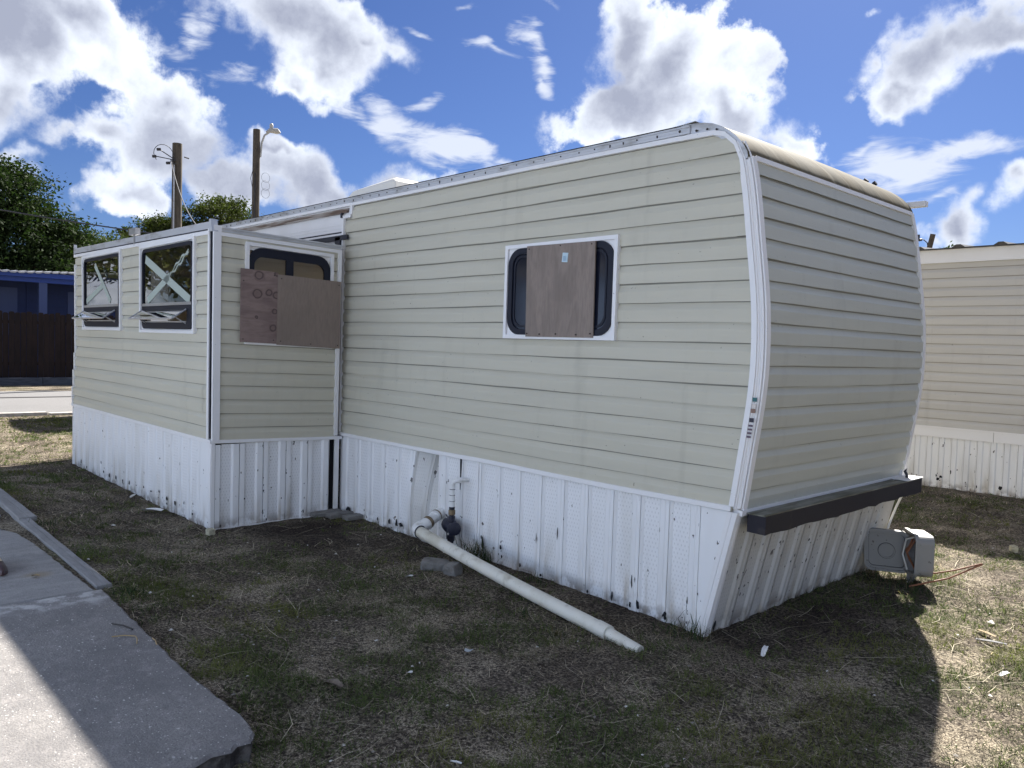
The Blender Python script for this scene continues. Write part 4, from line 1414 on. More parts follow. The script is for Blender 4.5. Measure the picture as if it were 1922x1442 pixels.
b = MB(); b.hexa([(-2.272, -.0170, .47), (-2.268, -.0170, .47), (-2.268, -.0150, .47), (-2.272, -.0150, .47), (-2.279, -.0170, .704), (-2.258, -.0170, .704), (-2.258, -.0150, .704), (-2.279, -.0150, .704)]); b.build('open_seam', MT['dark'], skl)
b = MB(); b.bar(m_long, -2.536, -2.520, -.03, .706, -.01, .016); b.build('skirt_post', MT['white'], skl)
b = MB(); b.bar(m_long, -2.084, -2.062, -.03, .706, -.004, .020); b.build('skirt_post', MT['white'], skl)

b = MB(); b.bar(m_sf, xl_sf(.72) - .004, XS + .024, .704, .732, .0, .028)
b.bar(m_skf, XS - .028, XS + .006, -.03, .704, -.002, .014)
b.bar(m_skf, -7.975, -7.955, -.03, .704, .0, .014)
skf = b.build('skirt', MT['white'], TR, label='white skirting with rust holes under the two tall windows')
proto = None
u = -7.955
while u < -4.05:
    w_ = min(SK, XS - .02 - u)
    if proto is None:
        proto = panel_mesh(m_skf, u, -.04, .704, deep=.007).build('skirt_panel', [MT['skirt'], MT['skirt_p']], skf); u_p = u
    elif w_ > SK * .9:
        share(proto, 'skirt_panel', skf, (u - u_p, 0, 0))
    u += SK
b = MB(); b.bar(m_skf, u - SK if u - SK < XS - .03 else u - SK, XS - .028, -.03, .704, .0, .006)
b.build('skirt_panel', MT['skirt'], skf)

b = MB(); b.bar(lambda u, z, o: (XS + o - .002, u, z - .033 * (u + 1.21) / 1.21), YS - .006, -.028, .706, .732, .0, .026)
b.bar(m_sks, YS - .01, YS + .018, -.03, .704, .006, .022)
b.bar(m_sks, YS + .018, -.13, -.02, .004, .010, .022)
b.bar(m_sks, -.092, -.052, -.03, .70, .0, .022)
sks = b.build('skirt', MT['white'], TR, label='short run of pierced white skirting below the plywood boards')
pr0 = None
for k in range(5):
    u = YS + .022 + k * SK
    if pr0 is None:
        pr0 = panel_mesh(m_sks, u, -.03, .69, deep=.017).build('skirt_panel', [MT['skirt'], MT['skirt_p']], sks)
    else:
        share(pr0, 'skirt_panel', sks, (0, k * SK, 0))
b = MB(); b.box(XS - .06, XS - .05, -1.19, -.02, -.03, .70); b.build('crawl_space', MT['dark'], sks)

b = MB()
b.hexa([m_ske(.002, -.03, .0), m_ske(.032, -.03, .0), m_ske(.032, -.03, .0165), m_ske(.002, -.03, .0165), m_ske(.002, .69, .0), m_ske(.032, .69, .0), m_ske(.032, .69, .0165), m_ske(.002, .69, .0165)])
rows = [[(-.154 + .165 * z / .70, -.020, z), (-.128 + .165 * z / .70, -.020, z), (-.1255 + .165 * z / .70, -.0165, z), (-.123 + .165 * z / .70, -.020, z), (-.096 + .165 * z / .70, -.018, z), (-.090 + .165 * z / .70, .012, z), (-.120 + .165 * z / .70, .010, z), (-.154 + .165 * z / .70, -.004, z)] for z in (-.03, .35, .706)]
b.grid(rows, closed=True)
ske = b.build('skirt', MT['white'], TR, label='stained slanting skirting below the dark bumper on the end wall')
pr0 = None
for k in range(10):
    u = .034 + k * SK
    if pr0 is None:
        pr0 = panel_mesh(m_ske, u, -.03, .69).build('skirt_panel', [MT['skirt_d'], MT['skirt_dp']], ske)
    else:
        share(pr0, 'skirt_panel', ske, (0, k * SK, 0))
b = MB(); b.bar(m_ske, .034 + 10 * SK, W - .01, -.03, .69, .0, .010); b.build('skirt_panel', MT['skirt_d'], ske)
# skirting on the sides turned away
b = MB(); b.box(XL, -.1, W - .02, W, -.03, .70); b.box(XL, XL + .02, 0, W - .02, -.03, .70); b.box(XL, -7.96, -.005, .015, -.03, .70); b.box(-7.972, -7.956, YS + .005, -.005, -.03, .70)
b.build('skirt', MT['skirt'], TR, label='plain skirting round the sides turned away')


# ---- rusted-through holes near the foot of the skirting
def blob(mb, mp, u, z, ru, rz, o):
    k = 9
    a0 = random.uniform(0, 6)
    mb.face([mp(u + ru * math.cos(6.283 * t / k) * random.uniform(.45, 1.15), z + rz * math.sin(6.283 * t / k) * random.uniform(.55, 1.15), o) for t in range(k)][::-1])


def holes(mp, lst, o, parent):
    b = MB()
    for (u, z, ru, rz) in lst:
        blob(b, mp, u, z, ru, rz, o)
        if random.random() < .5: blob(b, mp, u + random.uniform(-.03, .03), z + random.uniform(-.06, .05), ru * .4, rz * .4, o)
    b.build('rust_hole', MT['dark'], parent, kind='stuff')


HL = [(-3.834,0.046,0.062,0.027),(-3.577,0.086,0.009,0.01),(-3.367,0.047,0.011,0.019),(-3.192,0.055,0.019,0.028),(-3.084,0.06,0.024,0.034),(-3.026,0.058,0.036,0.021),(-1.996,0.113,0.018,0.052),(-1.802,0.126,0.017,0.024),(-1.787,0.065,0.01,0.016),(-1.596,0.046,0.011,0.018),(-1.392,0.023,0.01,0.01),(-0.971,0.017,0.008,0.019),(-0.771,0.041,0.01,0.034),(-0.628,0.021,0.01,0.02),(-0.573,0.036,0.019,0.029),(-0.623,0.17,0.006,0.045),(-1.447,0.265,0.004,0.038),(-1.251,0.341,0.005,0.049),(-0.371,0.023,0.014,0.028),(-0.22,0.026,0.006,0.008),(-0.251,0.047,0.005,0.005),(-0.224,0.149,0.005,0.025),(-0.156,0.207,0.005,0.008)]
HF = [(-7.632,0.085,0.024,0.025),(-7.409,0.051,0.023,0.016),(-6.794,0.082,0.025,0.02),(-6.596,0.073,0.032,0.027),(-6.382,0.078,0.027,0.027),(-6.168,0.075,0.022,0.026),(-5.966,0.085,0.028,0.026),(-5.764,0.092,0.014,0.009),(-5.554,0.109,0.02,0.016),(-5.354,0.1,0.019,0.011),(-5.144,0.13,0.018,0.017),(-4.948,0.094,0.023,0.024),(-4.943,0.049,0.017,0.013),(-4.751,0.087,0.019,0.029),(-4.544,0.124,0.011,0.02),(-4.346,0.15,0.01,0.01),(-4.356,0.062,0.02,0.014),(-5.132,0.435,0.015,0.009),(-6.837,0.519,0.012,0.013),(-7.043,0.725,0.017,0.005)]
HS = [(-0.711,0.561,0.004,0.007),(-0.71,0.531,0.004,0.005),(-0.773,0.386,0.005,0.007),(-0.77,0.324,0.005,0.007),(-0.769,0.274,0.007,0.011),(-0.937,0.226,0.007,0.01),(-1.147,0.326,0.005,0.009),(-0.569,0.606,0.004,0.004),(-0.526,0.375,0.005,0.006),(-0.396,0.056,0.008,0.017),(-0.739,0.026,0.009,0.016),(-0.391,0.299,0.005,0.007)]
holes(m_skl, HL, .0162, skl)
holes(m_skf, HF, .0085, skf)
holes(m_sks, HS, .0182, sks)
HE = [(.055, .04, .014, .045)] + [(random.uniform(.08, 2.1), random.uniform(.15, .6), random.uniform(.003, .010), random.uniform(.004, .014)) for _ in range(60)]
holes(m_ske, HE, .0162, ske)

# ================================================================== DRAIN PIPE AND WATER METER
dp = thing('drain_pipe', (-1.4, -.42, 0), 'long white PVC drain pipe running from the kicked-in skirting down into the soil', 'pipe')
A = Vector((-2.385, -.312, .175)); Bq = Vector((-.45, -.460, .010))
b = MB()
N = 14
b.tube([A.lerp(Bq, i / N) + Vector((0, 0, -.012 * math.sin(math.pi * i / N))) for i in range(N + 1)], [.0415] * N + [.040], 18)
b.build('pipe_run', MT['pvc'], dp, smooth=True)
dirA = (Bq - A).normalized()
En = Vector((-2.52, .03, .27)); dirB = (En - (A + Vector((-.02, .05, .01)))).normalized()
# swept elbow
b = MB()
pts = []
p0 = A + dirA * .03; p3 = A + Vector((-.035, .115, .040)); c1 = A - dirA * .075; c2 = p3 - dirB * .085
for i in range(11):
    t = i / 10
    pts.append(p0 * (1 - t) ** 3 + c1 * 3 * t * (1 - t) ** 2 + c2 * 3 * t * t * (1 - t) + p3 * t ** 3)
b.tube(pts, [.048, .048] + [.046] * 7 + [.0485, .0485], 18)
b.build('elbow', MT['pvc_clean'], dp, smooth=True)
b = MB()
b.tube([p3 - dirB * .005, En], .0425, 18)
b.tube([p3 + dirB * .09, p3 + dirB * .125], .046, 18)
b.build('pipe_stub', MT['pvc_clean'], dp, smooth=True)
b = MB(); b.tube([p3 - dirB * .02, p3 + dirB * .012], .0500, 18)
b.build('glue_ring', MT['brass'], dp, smooth=True)
b = MB(); b.tube([p3 + dirB * .118, p3 + dirB * .132], .0468, 18)
b.build('glue_ring', MT['brass'], dp, smooth=True)
b = MB(); q = A + dirA * .028
b.tube([q - dirA * .003, q + dirA * .004], .0486, 18)
b.build('pipe_joint', MT['gasket_and_shade'], dp, smooth=True)
b = MB()
e = Bq - dirA * .06
b.tube([e, e + dirA * .09], .0440, 16)
b.tube([e + dirA * .08, Vector((-.19, -.480, -.018))], [.034, .030], 14)
b.build('reducer', MT['pvc'], dp, smooth=True)

wm = thing('water_meter', (-2.25, -.10, 0), 'black water meter on a white riser pipe in front of the skirting', 'water meter')
X, Y = -2.245, -.11
b = MB()
b.tube([(X, Y, .345), (X, Y, .50), (X, Y, .525), (X + .012, Y + .006, .548), (X + .035, Y + .018, .555), (X + .05, Y + .13, .556)], .0165, 12)
b.build('riser_pipe', MT['pvc_clean'], wm, smooth=True)
b = MB()
for z0, z1 in ((.355, .395), (.40, .44), (.49, .528)): b.tube([(X, Y, z0), (X, Y, z1)], .021, 12)
b.tube([(X + .022, Y + .016, .556), (X + .046, Y + .05, .557)], .021, 12)
b.build('pipe_coupling', MT['pvc_clean'], wm, smooth=True)
b = MB()
for z0, z1 in ((.336, .346), (.347, .356), (.397, .400), (.441, .4435), (.485, .489)): b.tube([(X, Y, z0), (X, Y, z1)], .0216, 12)
b.build('band', MT['gasket_and_shade'], wm, smooth=True)
b = MB(); b.tube([(X, Y, .292), (X, Y, .300), (X, Y, .33), (X, Y, .336)], [.019, .026, .026, .018], 8); b.build('brass_union', MT['brass'], wm)
b = MB(); b.tube([(X, Y, .295), (X, Y, .08)], .020, 12); b.tube([(X, Y, .285), (X, Y, .255)], .026, 12); b.tube([(X, Y, .14), (X, Y, .10)], .028, 10)
b.build('valve_stem', MT['meter'], wm, smooth=True)
b = MB()
ax = Vector((.82, -.35, .02)).normalized(); c0 = Vector((X, Y, .205))
b.tube([c0 - ax * .105, c0 - ax * .10, c0 - ax * .03, c0 - ax * .012, c0 + ax * .045, c0 + ax * .06, c0 + ax * .085, c0 + ax * .09], [.03, .052, .056, .050, .040, .050, .050, .030], 16)
b.build('meter_body', MT['meter'], wm, smooth=True)
b = MB(); b.tube([c0 - ax * .075 + Vector((0, 0, .045)), c0 - ax * .16 + Vector((0, 0, .060))], .0055, 6); b.tube([c0 - ax * .10 + Vector((0, -.01, -.03)), c0 - ax * .085 + Vector((0, -.01, -.11))], .005, 6)
b.build('lever', MT['meter'], wm)
b = MB(); b.tube([(X, Y, .085), (X, Y, -.03)], .024, 12); b.tube([(X - .075, Y - .01, .13), (X - .07, Y - .01, -.02)], .006, 6)
b.build('ground_pipe', MT['pvc_clean'], wm, smooth=True)


def rough_block(name, label, cat, c, size, rot, m, group=None, amp=.1):
    bm = bmesh.new(); bmesh.ops.create_cube(bm, size=1)
    bmesh.ops.subdivide_edges(bm, edges=bm.edges, cuts=3, use_grid_fill=True)
    for v in bm.verts:
        n = Vector((random.uniform(-1, 1), random.uniform(-1, 1), random.uniform(-1, 1)))
        edge = sum(1 for q in v.co if abs(q) > .45)
        v.co = v.co * (1 - .06 * max(0, edge - 1)) + n * amp * (.25 + .3 * (edge > 1))
    Mx = Matrix.Translation(c) @ Matrix.Rotation(rot[2], 4, 'Z') @ Matrix.Rotation(rot[0], 4, 'X') @ Matrix.Rotation(rot[1], 4, 'Y') @ Matrix.Diagonal((*size, 1))
    me = bpy.data.meshes.new(name); bm.transform(Matrix.Rotation(rot[2], 4, 'Z') @ Matrix.Rotation(rot[0], 4, 'X') @ Matrix.Rotation(rot[1], 4, 'Y') @ Matrix.Diagonal((*size, 1)))
    bm.to_mesh(me); bm.free(); me.materials.append(m)
    o = bpy.data.objects.new(name, me); o.location = c; COL.objects.link(o)
    return _props(o, label, cat, group)


rough_block('concrete_block', 'grey concrete block with a squared face under the drain pipe, the left one of two', 'concrete block', (-2.01, -.435, .015), (.20, .10, .09), (.1, .08, .75), MT['block'], 'blocks propping the drain pipe', .07)
rough_block('concrete_block', 'chipped grey concrete block under the drain pipe, the right one of two', 'concrete block', (-1.85, -.41, .02), (.10, .10, .10), (.15, -.1, .3), MT['block'], 'blocks propping the drain pipe', .14)
for i, (x, y, a) in enumerate([(-3.93, -.19, .42), (-3.80, -.10, .36), (-3.66, -.02, .40)]):
    b = MB()
    c, s = math.cos(a + 1.2), math.sin(a + 1.2)
    def P(u, v, z): return (x + c * u - s * v, y + s * u + c * v, z)
    b.hexa([P(-.14, -.05, .0), P(.14, -.05, .0), P(.14, .05, .0), P(-.14, .05, .0), P(-.14, -.05, .035), P(.14, -.05, .038), P(.14, .05, .042), P(-.14, .05, .036)])
    b.build('paver', MT['block'], label=['narrow grey paver nearest the pierced skirting in the inside corner', 'middle grey paver of the row in the inside corner', 'grey paver lying against the long wall skirting'][i], cat='paver', group='pavers in the inside corner', bevel=.004)

# ================================================================== UTILITY BOX, CABLES
ub = thing('utility_box', (.17, 2.05, 0), 'square grey plastic utility box with its lid hanging open, off the end wall', 'utility box')
b = MB()
LC = Vector((.075, 2.03, .185))     # lid centre; it faces the camera
ey = Vector((.46, -.886, .0)); ex = Vector((.886, .46, 0)); ez = Vector((-.04, -.02, 1)).normalized()
def ml(u, z, o): return LC + ex * u + ez * z + ey * o
H = .150
ring(b, ml, rrect(-H, H, -H, H, .055), rrect(-H + .016, H - .016, -H + .016, H - .016, .045), -.035, .012)
sheet(b, ml, rrect(-H + .014, H - .014, -H + .014, H - .014, .045), -.022)
ring(b, ml, rrect(-H + .016, H - .016, -H + .016, H - .016, .045), rrect(-H + .03, H - .03, -H + .03, H - .03, .035), -.023, -.006)
circ = [(.055 * math.cos(t / 24 * 6.283), .055 * math.sin(t / 24 * 6.283) - .005) for t in range(24)]
circ2 = [(.046 * math.cos(t / 24 * 6.283), .046 * math.sin(t / 24 * 6.283) - .005) for t in range(24)]
ring(b, ml, circ, circ2, -.023, -.012)
b.grid([[ml(u, z, -.035) for u, z in rrect(-H, H, -H, H, .055)], [ml(u * .97, z * .97, -.040) for u, z in rrect(-H, H, -H, H, .055)]], closed=True)
sheet(b, ml, rrect(-H * .97, H * .97, -H * .97, H * .97, .055), -.040)
lid = b.build('lid', MT['boxplastic'], ub)
b = MB(); ring(b, ml, rrect(-H + .0275, H - .0275, -H + .0275, H - .0275, .037), rrect(-H + .033, H - .033, -H + .033, H - .033, .033), -.0225, -.0195); ring(b, ml, [(u * 1.06, z * 1.06) for u, z in circ], circ, -.0225, -.0195)
b.build('gasket_and_shade', MT['gasket_and_shade'], lid)  # dark lines laid in to draw the shade inside rim and ring
b = MB()
BC = Vector((.262, 2.09, .20))
bx = Vector((.797, .605, 0)).normalized(); by = Vector((.605, -.797, 0)).normalized(); bz = Vector((0, 0, 1))
def mb_(u, z, o): return BC - bx * o + by * u + bz * z      # opening looks towards -bx
K = .145
ring(b, mb_, rrect(-K, K, -K, K, .055), rrect(-K + .012, K - .012, -K + .012, K - .012, .045), -.06, .060)
sheet(b, mb_, rrect(-K + .010, K - .010, -K + .010, K - .010, .045), -.05)
sheet(b, mb_, rrect(-K, K, -K, K, .055), -.0605)
ring(b, mb_, rrect(-K - .008, K + .008, -K - .008, K + .008, .058), rrect(-K, K, -K, K, .055), .04, .064)
b.build('housing', MT['boxplastic'], ub)
b = MB()
for i in range(3):
    b.tube([mb_(-.08 + .05 * i, -.11, .02), mb_(-.05 + .04 * i, .0, .06 + .01 * i), mb_(-.06 + .05 * i, .10, .03)], .007, 6)
b.build('copper_wire', MT['wire_o'], ub)
b = MB(); b.tube([mb_(.02, -.12, .07), mb_(-.02, -.02, .092), mb_(.0, .09, .08), mb_(.05, .12, .04)], .006, 6); b.build('inner_cable', MT['wire_w'], ub)
b = MB(); b.box(.20, .245, 2.08, 2.125, -.05, .30); b.build('post', MT['timber'], ub)
b = MB()
b.tube([(.085, 2.30, .68), (.065, 2.31, .58), (.02, 2.305, .46), (-.005, 2.29, .37), (.0, 2.2, .29), (.02, 2.10, .22)], .0085, 8)
_props(b.build('cable', MT['wire_w'], smooth=True), 'white cable looping down from under the bumper to the grey utility box', 'cable')
b = MB()
b.tube([(.40, 2.0, .10), (.52, 2.06, .14), (.66, 2.13, .205)], .0055, 6); b.tube([(.30, 1.86, .012), (.50, 2.0, .09), (.66, 2.13, .20)], .006, 6)
_props(b.build('rusty_rod', MT['wire_o']), 'bent rusty brown rod sticking out of the grass right of the utility box', 'rod')

# ================================================================== LITTER
MT['shard'] = mat('pale_plastic_shard', (.50, .54, .57), .45)
MT['paper'] = mat('white_scrap', (.72, .71, .68), .8)
MT['leaf_dry'] = mat('dry_brown_leaf', (.17, .135, .10), .8, [dict(k=30, lo=.45, hi=.65, amt=.6, c=(.08, .06, .045))])
MT['stone'] = mat('pale_stone', (.42, .39, .28), .9, [dict(k=25, lo=.4, hi=.65, amt=.7, c=(.24, .22, .15))])
MT['twig'] = mat('dry_twig', (.30, .22, .11), .8)
MT['twig_d'] = mat('dark_twig', (.03, .027, .025), .8)


def flake(name, label, cat, x, y, ln, wd, rot, m, lift=.02, bend=.25, group=None, z0=None):
    b = MB(); c, s = math.cos(rot), math.sin(rot)
    z = ground_z(np.array([x]), np.array([y]))[0] + .012 if z0 is None else z0
    rows = []
    for i in range(5):
        t = i / 4 - .5
        wv = wd * (1 - 1.2 * t * t) * random.uniform(.75, 1.1)
        h = z + lift * (t + .5) + bend * ln * (.25 - t * t)
        rows.append([(x + c * t * ln - s * w, y + s * t * ln + c * w, h + abs(w) * .35) for w in (-wv / 2, 0, wv / 2)])
    b.grid(rows); b.grid([[(p[0], p[1], p[2] - .003) for p in r] for r in rows][::-1])
    o = b.build(name, m, label=label, cat=cat, group=group)
    return o


flake('plastic_shard', 'pale blue-grey plastic shard on the grass in front of the long pipe', 'plastic shard', -.707, -1.224, .075, .045, -.9, MT['shard'])
flake('paper_scrap', 'small square white scrap in the grass between the slab corner and the pipe', 'scrap', -.674, -1.62, .032, .026, .1, MT['paper'], .01)
flake('paper_scrap', 'crumpled white scrap just left of the concrete blocks', 'scrap', -1.935, -.712, .05, .035, .2, MT['paper'], .015)
flake('dry_leaf', 'curled brown dry leaf lying on the lawn near the slab corner', 'leaf', -.757, -1.979, .115, .05, .15, MT['leaf_dry'], .01, .3)
flake('plastic_strip', 'white plastic strip at the bottom edge of the lawn', 'plastic strip', .1, -1.967, .05, .010, .3, MT['paper'], .004, .05)
flake('plastic_strip', 'torn white plastic strip beside the rust-holed skirting of the slide-out', 'plastic strip', -4.883, -1.36, .22, .08, .35, MT['paper'], .02, .1)
flake('plastic_strip', 'white stick-like plastic strip leaning on the slide-out skirting', 'plastic strip', -5.62, -1.29, .20, .03, -.5, MT['paper'], .01, .02)
flake('plastic_strip', 'curled cream plastic strip in the shade off the slanting end skirting', 'plastic strip', .254, .005, .10, .030, 1.9, MT['paper'], .02, .3)
flake('wood_chip', 'split pale wood chip on the sunlit grass at the right', 'wood chip', .934, 1.278, .14, .03, -.6, MT['twig'], .01, .05)
flake('wood_chip', 'grey stick of wood lying flat on the sunlit grass', 'wood chip', .995, 1.158, .15, .03, .15, MT['timber'], .008, .03)
flake('paper_scrap', 'white scrap far right on the sunlit grass', 'scrap', 1.191, .665, .05, .03, 1.0, MT['paper'], .015)
for i, (x, y, s_, lab) in enumerate([(-3.831, -1.274, .05, 'pale rounded stone at the foot of the slide-out corner'), (-4.60, -2.15, .035, 'small pale stone in the grass left of the slide-out corner'), (.45, 3.7, .05, 'flat pale stone in the grass near the neighbouring trailer')]):
    rough_block('stone', lab, 'stone', (x, y, .02), (s_ * 1.5, s_ * 1.1, s_), (0, 0, i), MT['stone'], None, .12)


def twig(name, label, p, q, r, m, z=.094):
    b = MB(); b.tube([(p[0], p[1], z), ((p[0] + q[0]) / 2, (p[1] + q[1]) / 2 + .004, z + .004), (q[0], q[1], z)], r, 6)
    return _props(b.build(name, m), label, 'twig')


twig('twig', 'short dark twig on the concrete slab', (-1.945, -2.555), (-1.80, -2.50), .004, MT['twig_d'])
twig('twig', 'yellow twig on the slab, left arm of a V', (-1.76, -2.61), (-1.70, -2.52), .003, MT['twig'])
twig('twig', 'yellow twig on the slab, right arm of a V', (-1.695, -2.52), (-1.60, -2.545), .003, MT['twig'])
twig('twig', 'small twig near the lawn edge of the slab', (-1.62, -2.466), (-1.53, -2.478), .003, MT['twig'])
flake('leaf_scrap', 'rust-coloured leaf scrap on the trowelled slab', 'leaf', -3.06, -2.655, .055, .02, .5, MT['twig'], .008, .3, z0=.092)
# toe of a dark shoe at the left edge
b = MB()
rows = []
for i in range(9):
    t = i / 8
    xx = -3.52 + .33 * t
    hw = .048 * math.sqrt(max(0.02, 1 - max(0, (t - .55) / .45) ** 2)); hh = .075 * (1 - .55 * t) * (1 if t < .95 else .6) + .01
    rows.append([(xx, -2.80 + hw * math.cos(a), .088 + max(0, hh * math.sin(a))) for a in np.linspace(0, math.pi, 9)])
b.grid(rows); b.face(rows[-1])
shoe = b.build('shoe', mat('dark_maroon_leather', (.035, .012, .016), .5), smooth=True, label='dark maroon shoe toe at the left edge of the slab', cat='shoe')
BASE[shoe.name] = Vector((0, 0, 0))
b = MB(); b.grid([[(r[4][0], r[4][1] - .02, r[4][2] + .003), (r[4][0], r[4][1] + .02, r[4][2] + .003)] for r in rows[1:6]]); b.build('strap', mat('cream_strap', (.45, .38, .25), .6), shoe)

# ================================================================== NEIGHBOURING TRAILER
NB = thing('mobile_home', (-1.5, 8.0, 0), 'tan mobile home with white fascia and ribbed skirting at the right', 'mobile home')
NY = 6.66
def m_nb(u, z, o): return (u, NY - o, z)
b = MB(); b.box(-9.5, 6.0, NY + .001, NY + 3.4, .05, 2.90)
nw = b.build('wall', MT['siding_tan'], NB)
for k in range(18):
    course(m_nb, const(-9.5), const(6.0), .735 + k * .1145, h=.1145, joints=([-.42] if k in (10, 11) else []), seed=200 + k, ztop=2.76).build('siding_board', MT['siding_tan'], nw)
b = MB(); b.bar(m_nb, -9.5, 6.0, 2.755, 2.905, .0, .035); b.bar(m_nb, -9.5, 6.0, 2.742, 2.756, .0, .045); b.build('fascia', MT['white'], NB)
b = MB(); b.bar(m_nb, -9.5, -.55, .615, .742, .0, .026); b.bar(m_nb, -.545, 6.0, .615, .742, .0, .027); b.bar(m_nb, -9.5, 6.0, .728, .746, .026, .034); b.build('skirt_band', MT['white'], NB)
nsk = None
b = MB(); b.bar(m_nb, -9.5, 6.0, -.04, .615, -.02, -.004)
nskp = b.build('skirt', MT['dark'], NB)
p0 = None
k = 0
u = -3.1
while u < 3.2:
    if p0 is None:
        q = MB(); pr = [(.0, .010), (.05, .010), (.060, .0), (.118, .0), (.128, .010), (.1365, .010)]
        for i in range(len(pr) - 1):
            q.grid([[m_nb(u + pr[i][0], z, pr[i][1]) for z in (-.04, .617)], [m_nb(u + pr[i + 1][0], z, pr[i + 1][1]) for z in (-.04, .617)]])
        p0 = q.build('skirt_panel', MT['skirt'], nskp); u_p = u
    else:
        share(p0, 'skirt_panel', nskp, (u - u_p, 0, 0))
    u += .1405
b = MB(); b.bar(m_nb, -9.5, -3.11, -.04, .617, .0, .01); b.bar(m_nb, 3.21, 6.0, -.04, .617, .0, .01); b.build('skirt_panel', MT['skirt_d'], nskp)
MT['roof_dark'] = mat('dark_ribbed_roof', (.07, .068, .07), .45, metal=.3)
b = MB()
rows = []
xs = np.arange(-9.6, 6.1, .05)
for y, z in ((NY - .10, 2.915), (NY + 1.7, 3.03), (NY + 3.5, 2.93)):
    row = []
    for i, x in enumerate(xs):
        ph = (x + 9.6) % .45
        row.append((x, y, z + (.034 if ph < .075 else 0)))
    rows.append(row)
b.grid(rows)
b.grid([rows[0], [(p[0], p[1] + .02, 2.905) for p in rows[0]]])
b.build('roof', MT['roof_dark'], NB)
holes(m_nb, [(-1.13, .10, .03, .02), (-1.10, .13, .02, .02), (-1.15, .14, .012, .02), (-.45, .09, .022, .03), (-.99, .2, .008, .03), (-.7, .07, .01, .02)], .0115, nskp)

# ---- unseen shed added behind the far end to cast the shadow patch on the grass
SH = thing('shadow_shed', (-13.5, 2.8, 0), 'unseen grey shed added behind the far end of the trailer to cast a shadow patch', 'shed')
b = MB(); b.box(-14.6, -12.5, 1.75, 3.9, 0, 2.25); b.build('wall', MT['block'], SH)
b = MB(); b.grid([[(x, y, 2.25 + .25 * math.cos((x + 13.55) / 1.15 * 1.2)) for y in (1.7, 3.95)] for x in np.linspace(-14.68, -12.42, 9)]); b.build('roof', MT['roof'], SH)

# ---- unseen home added behind the camera; its sunlit wall bounces cool fill
RH = thing('mobile_home', (-1.5, -8.6, 0), 'pale blue mobile home added behind the photographer to bounce fill light, outside the picture', 'mobile home')
b = MB(); b.box(-9.0, 8.0, -10.6, -7.0, .62, 3.0); b.build('wall', MT['bounce_wall'], RH)
b = MB(); b.box(-9.0, 8.0, -7.03, -6.99, -.03, .62); b.build('skirt', MT['skirt'], RH)
b = MB(); b.grid([[(x, y, z) for x in (-9.2, 8.2)] for y, z in ((-6.85, 3.0), (-8.8, 3.35), (-10.8, 3.0))]); b.box(-9.2, 8.2, -6.86, -6.82, 2.92, 3.02); b.build('roof', MT['roof'], RH)

# ================================================================== LEFT BACKGROUND: verge, fence, blue house
FX = -24.15
b = MB()
for k in range(7):
    y = -4 + k * 2.0
    b.hexa([(FX + .10, y, -.05), (FX + .34, y, -.05), (FX + .34, y + 1.985, -.05), (FX + .10, y + 1.985, -.05), (FX + .10, y, .20), (FX + .34, y, .19), (FX + .34, y + 1.985, .19), (FX + .10, y + 1.985, .20)])
MT['sleeper'] = mat('blue_grey_sleeper', (.085, .10, .13), .85, [dict(s=(2, 2, 12), k=2, lo=.4, hi=.7, amt=.7, c=(.03, .035, .045))])
sleepers = b.build('retaining_sleeper', MT['sleeper'], kind=None, label='low row of blue-grey sleepers at the foot of the dark fence', cat='retaining edge')
FN = thing('wooden_fence', (FX, 2.0, 0), 'dark stained wooden board fence across the road', 'fence')
b = MB()
for z in (.55, 1.75): b.box(FX - .07, FX - .02, -4.5, 9.0, z, z + .09)
b.build('fence_rail', MT['fence'], FN)
protos = []
y = -4.4; k = 0
while y < 8.9:
    v = k % 5
    if len(protos) < 5:
        h = 2.08 + (.0, .03, -.02, .015, -.01)[v]; tw = (.0, .012, -.006, .018, .006)[v]
        b = MB(); w = .138
        b.face([(FX + tw, y, .12), (FX + tw, y + w, .12), (FX + tw, y + w, h - .03), (FX + tw, y + w - .03, h), (FX + tw, y + .03, h), (FX + tw, y, h - .03)])
        b.face([(FX + tw - .018, y, .12), (FX + tw - .018, y, h - .03), (FX + tw - .018, y + .03, h), (FX + tw - .018, y + w - .03, h), (FX + tw - .018, y + w, h - .03), (FX + tw - .018, y + w, .12)])
        b.grid([[(FX + tw, y, .12), (FX + tw, y, h - .03), (FX + tw, y + .03, h), (FX + tw, y + w - .03, h), (FX + tw, y + w, h - .03), (FX + tw, y + w, .12)], [(FX + tw - .018, y, .12), (FX + tw - .018, y, h - .03), (FX + tw - .018, y + .03, h), (FX + tw - .018, y + w - .03, h), (FX + tw - .018, y + w, h - .03), (FX + tw - .018, y + w, .12)]])
        o = b.build('fence_board', MT['fence'], FN); protos.append((o, y))
    else:
        o, yp = protos[v]; share(o, 'fence_board', FN, (0, y - yp, 0))
    y += .146 + .004 * (k % 3 == 0); k += 1

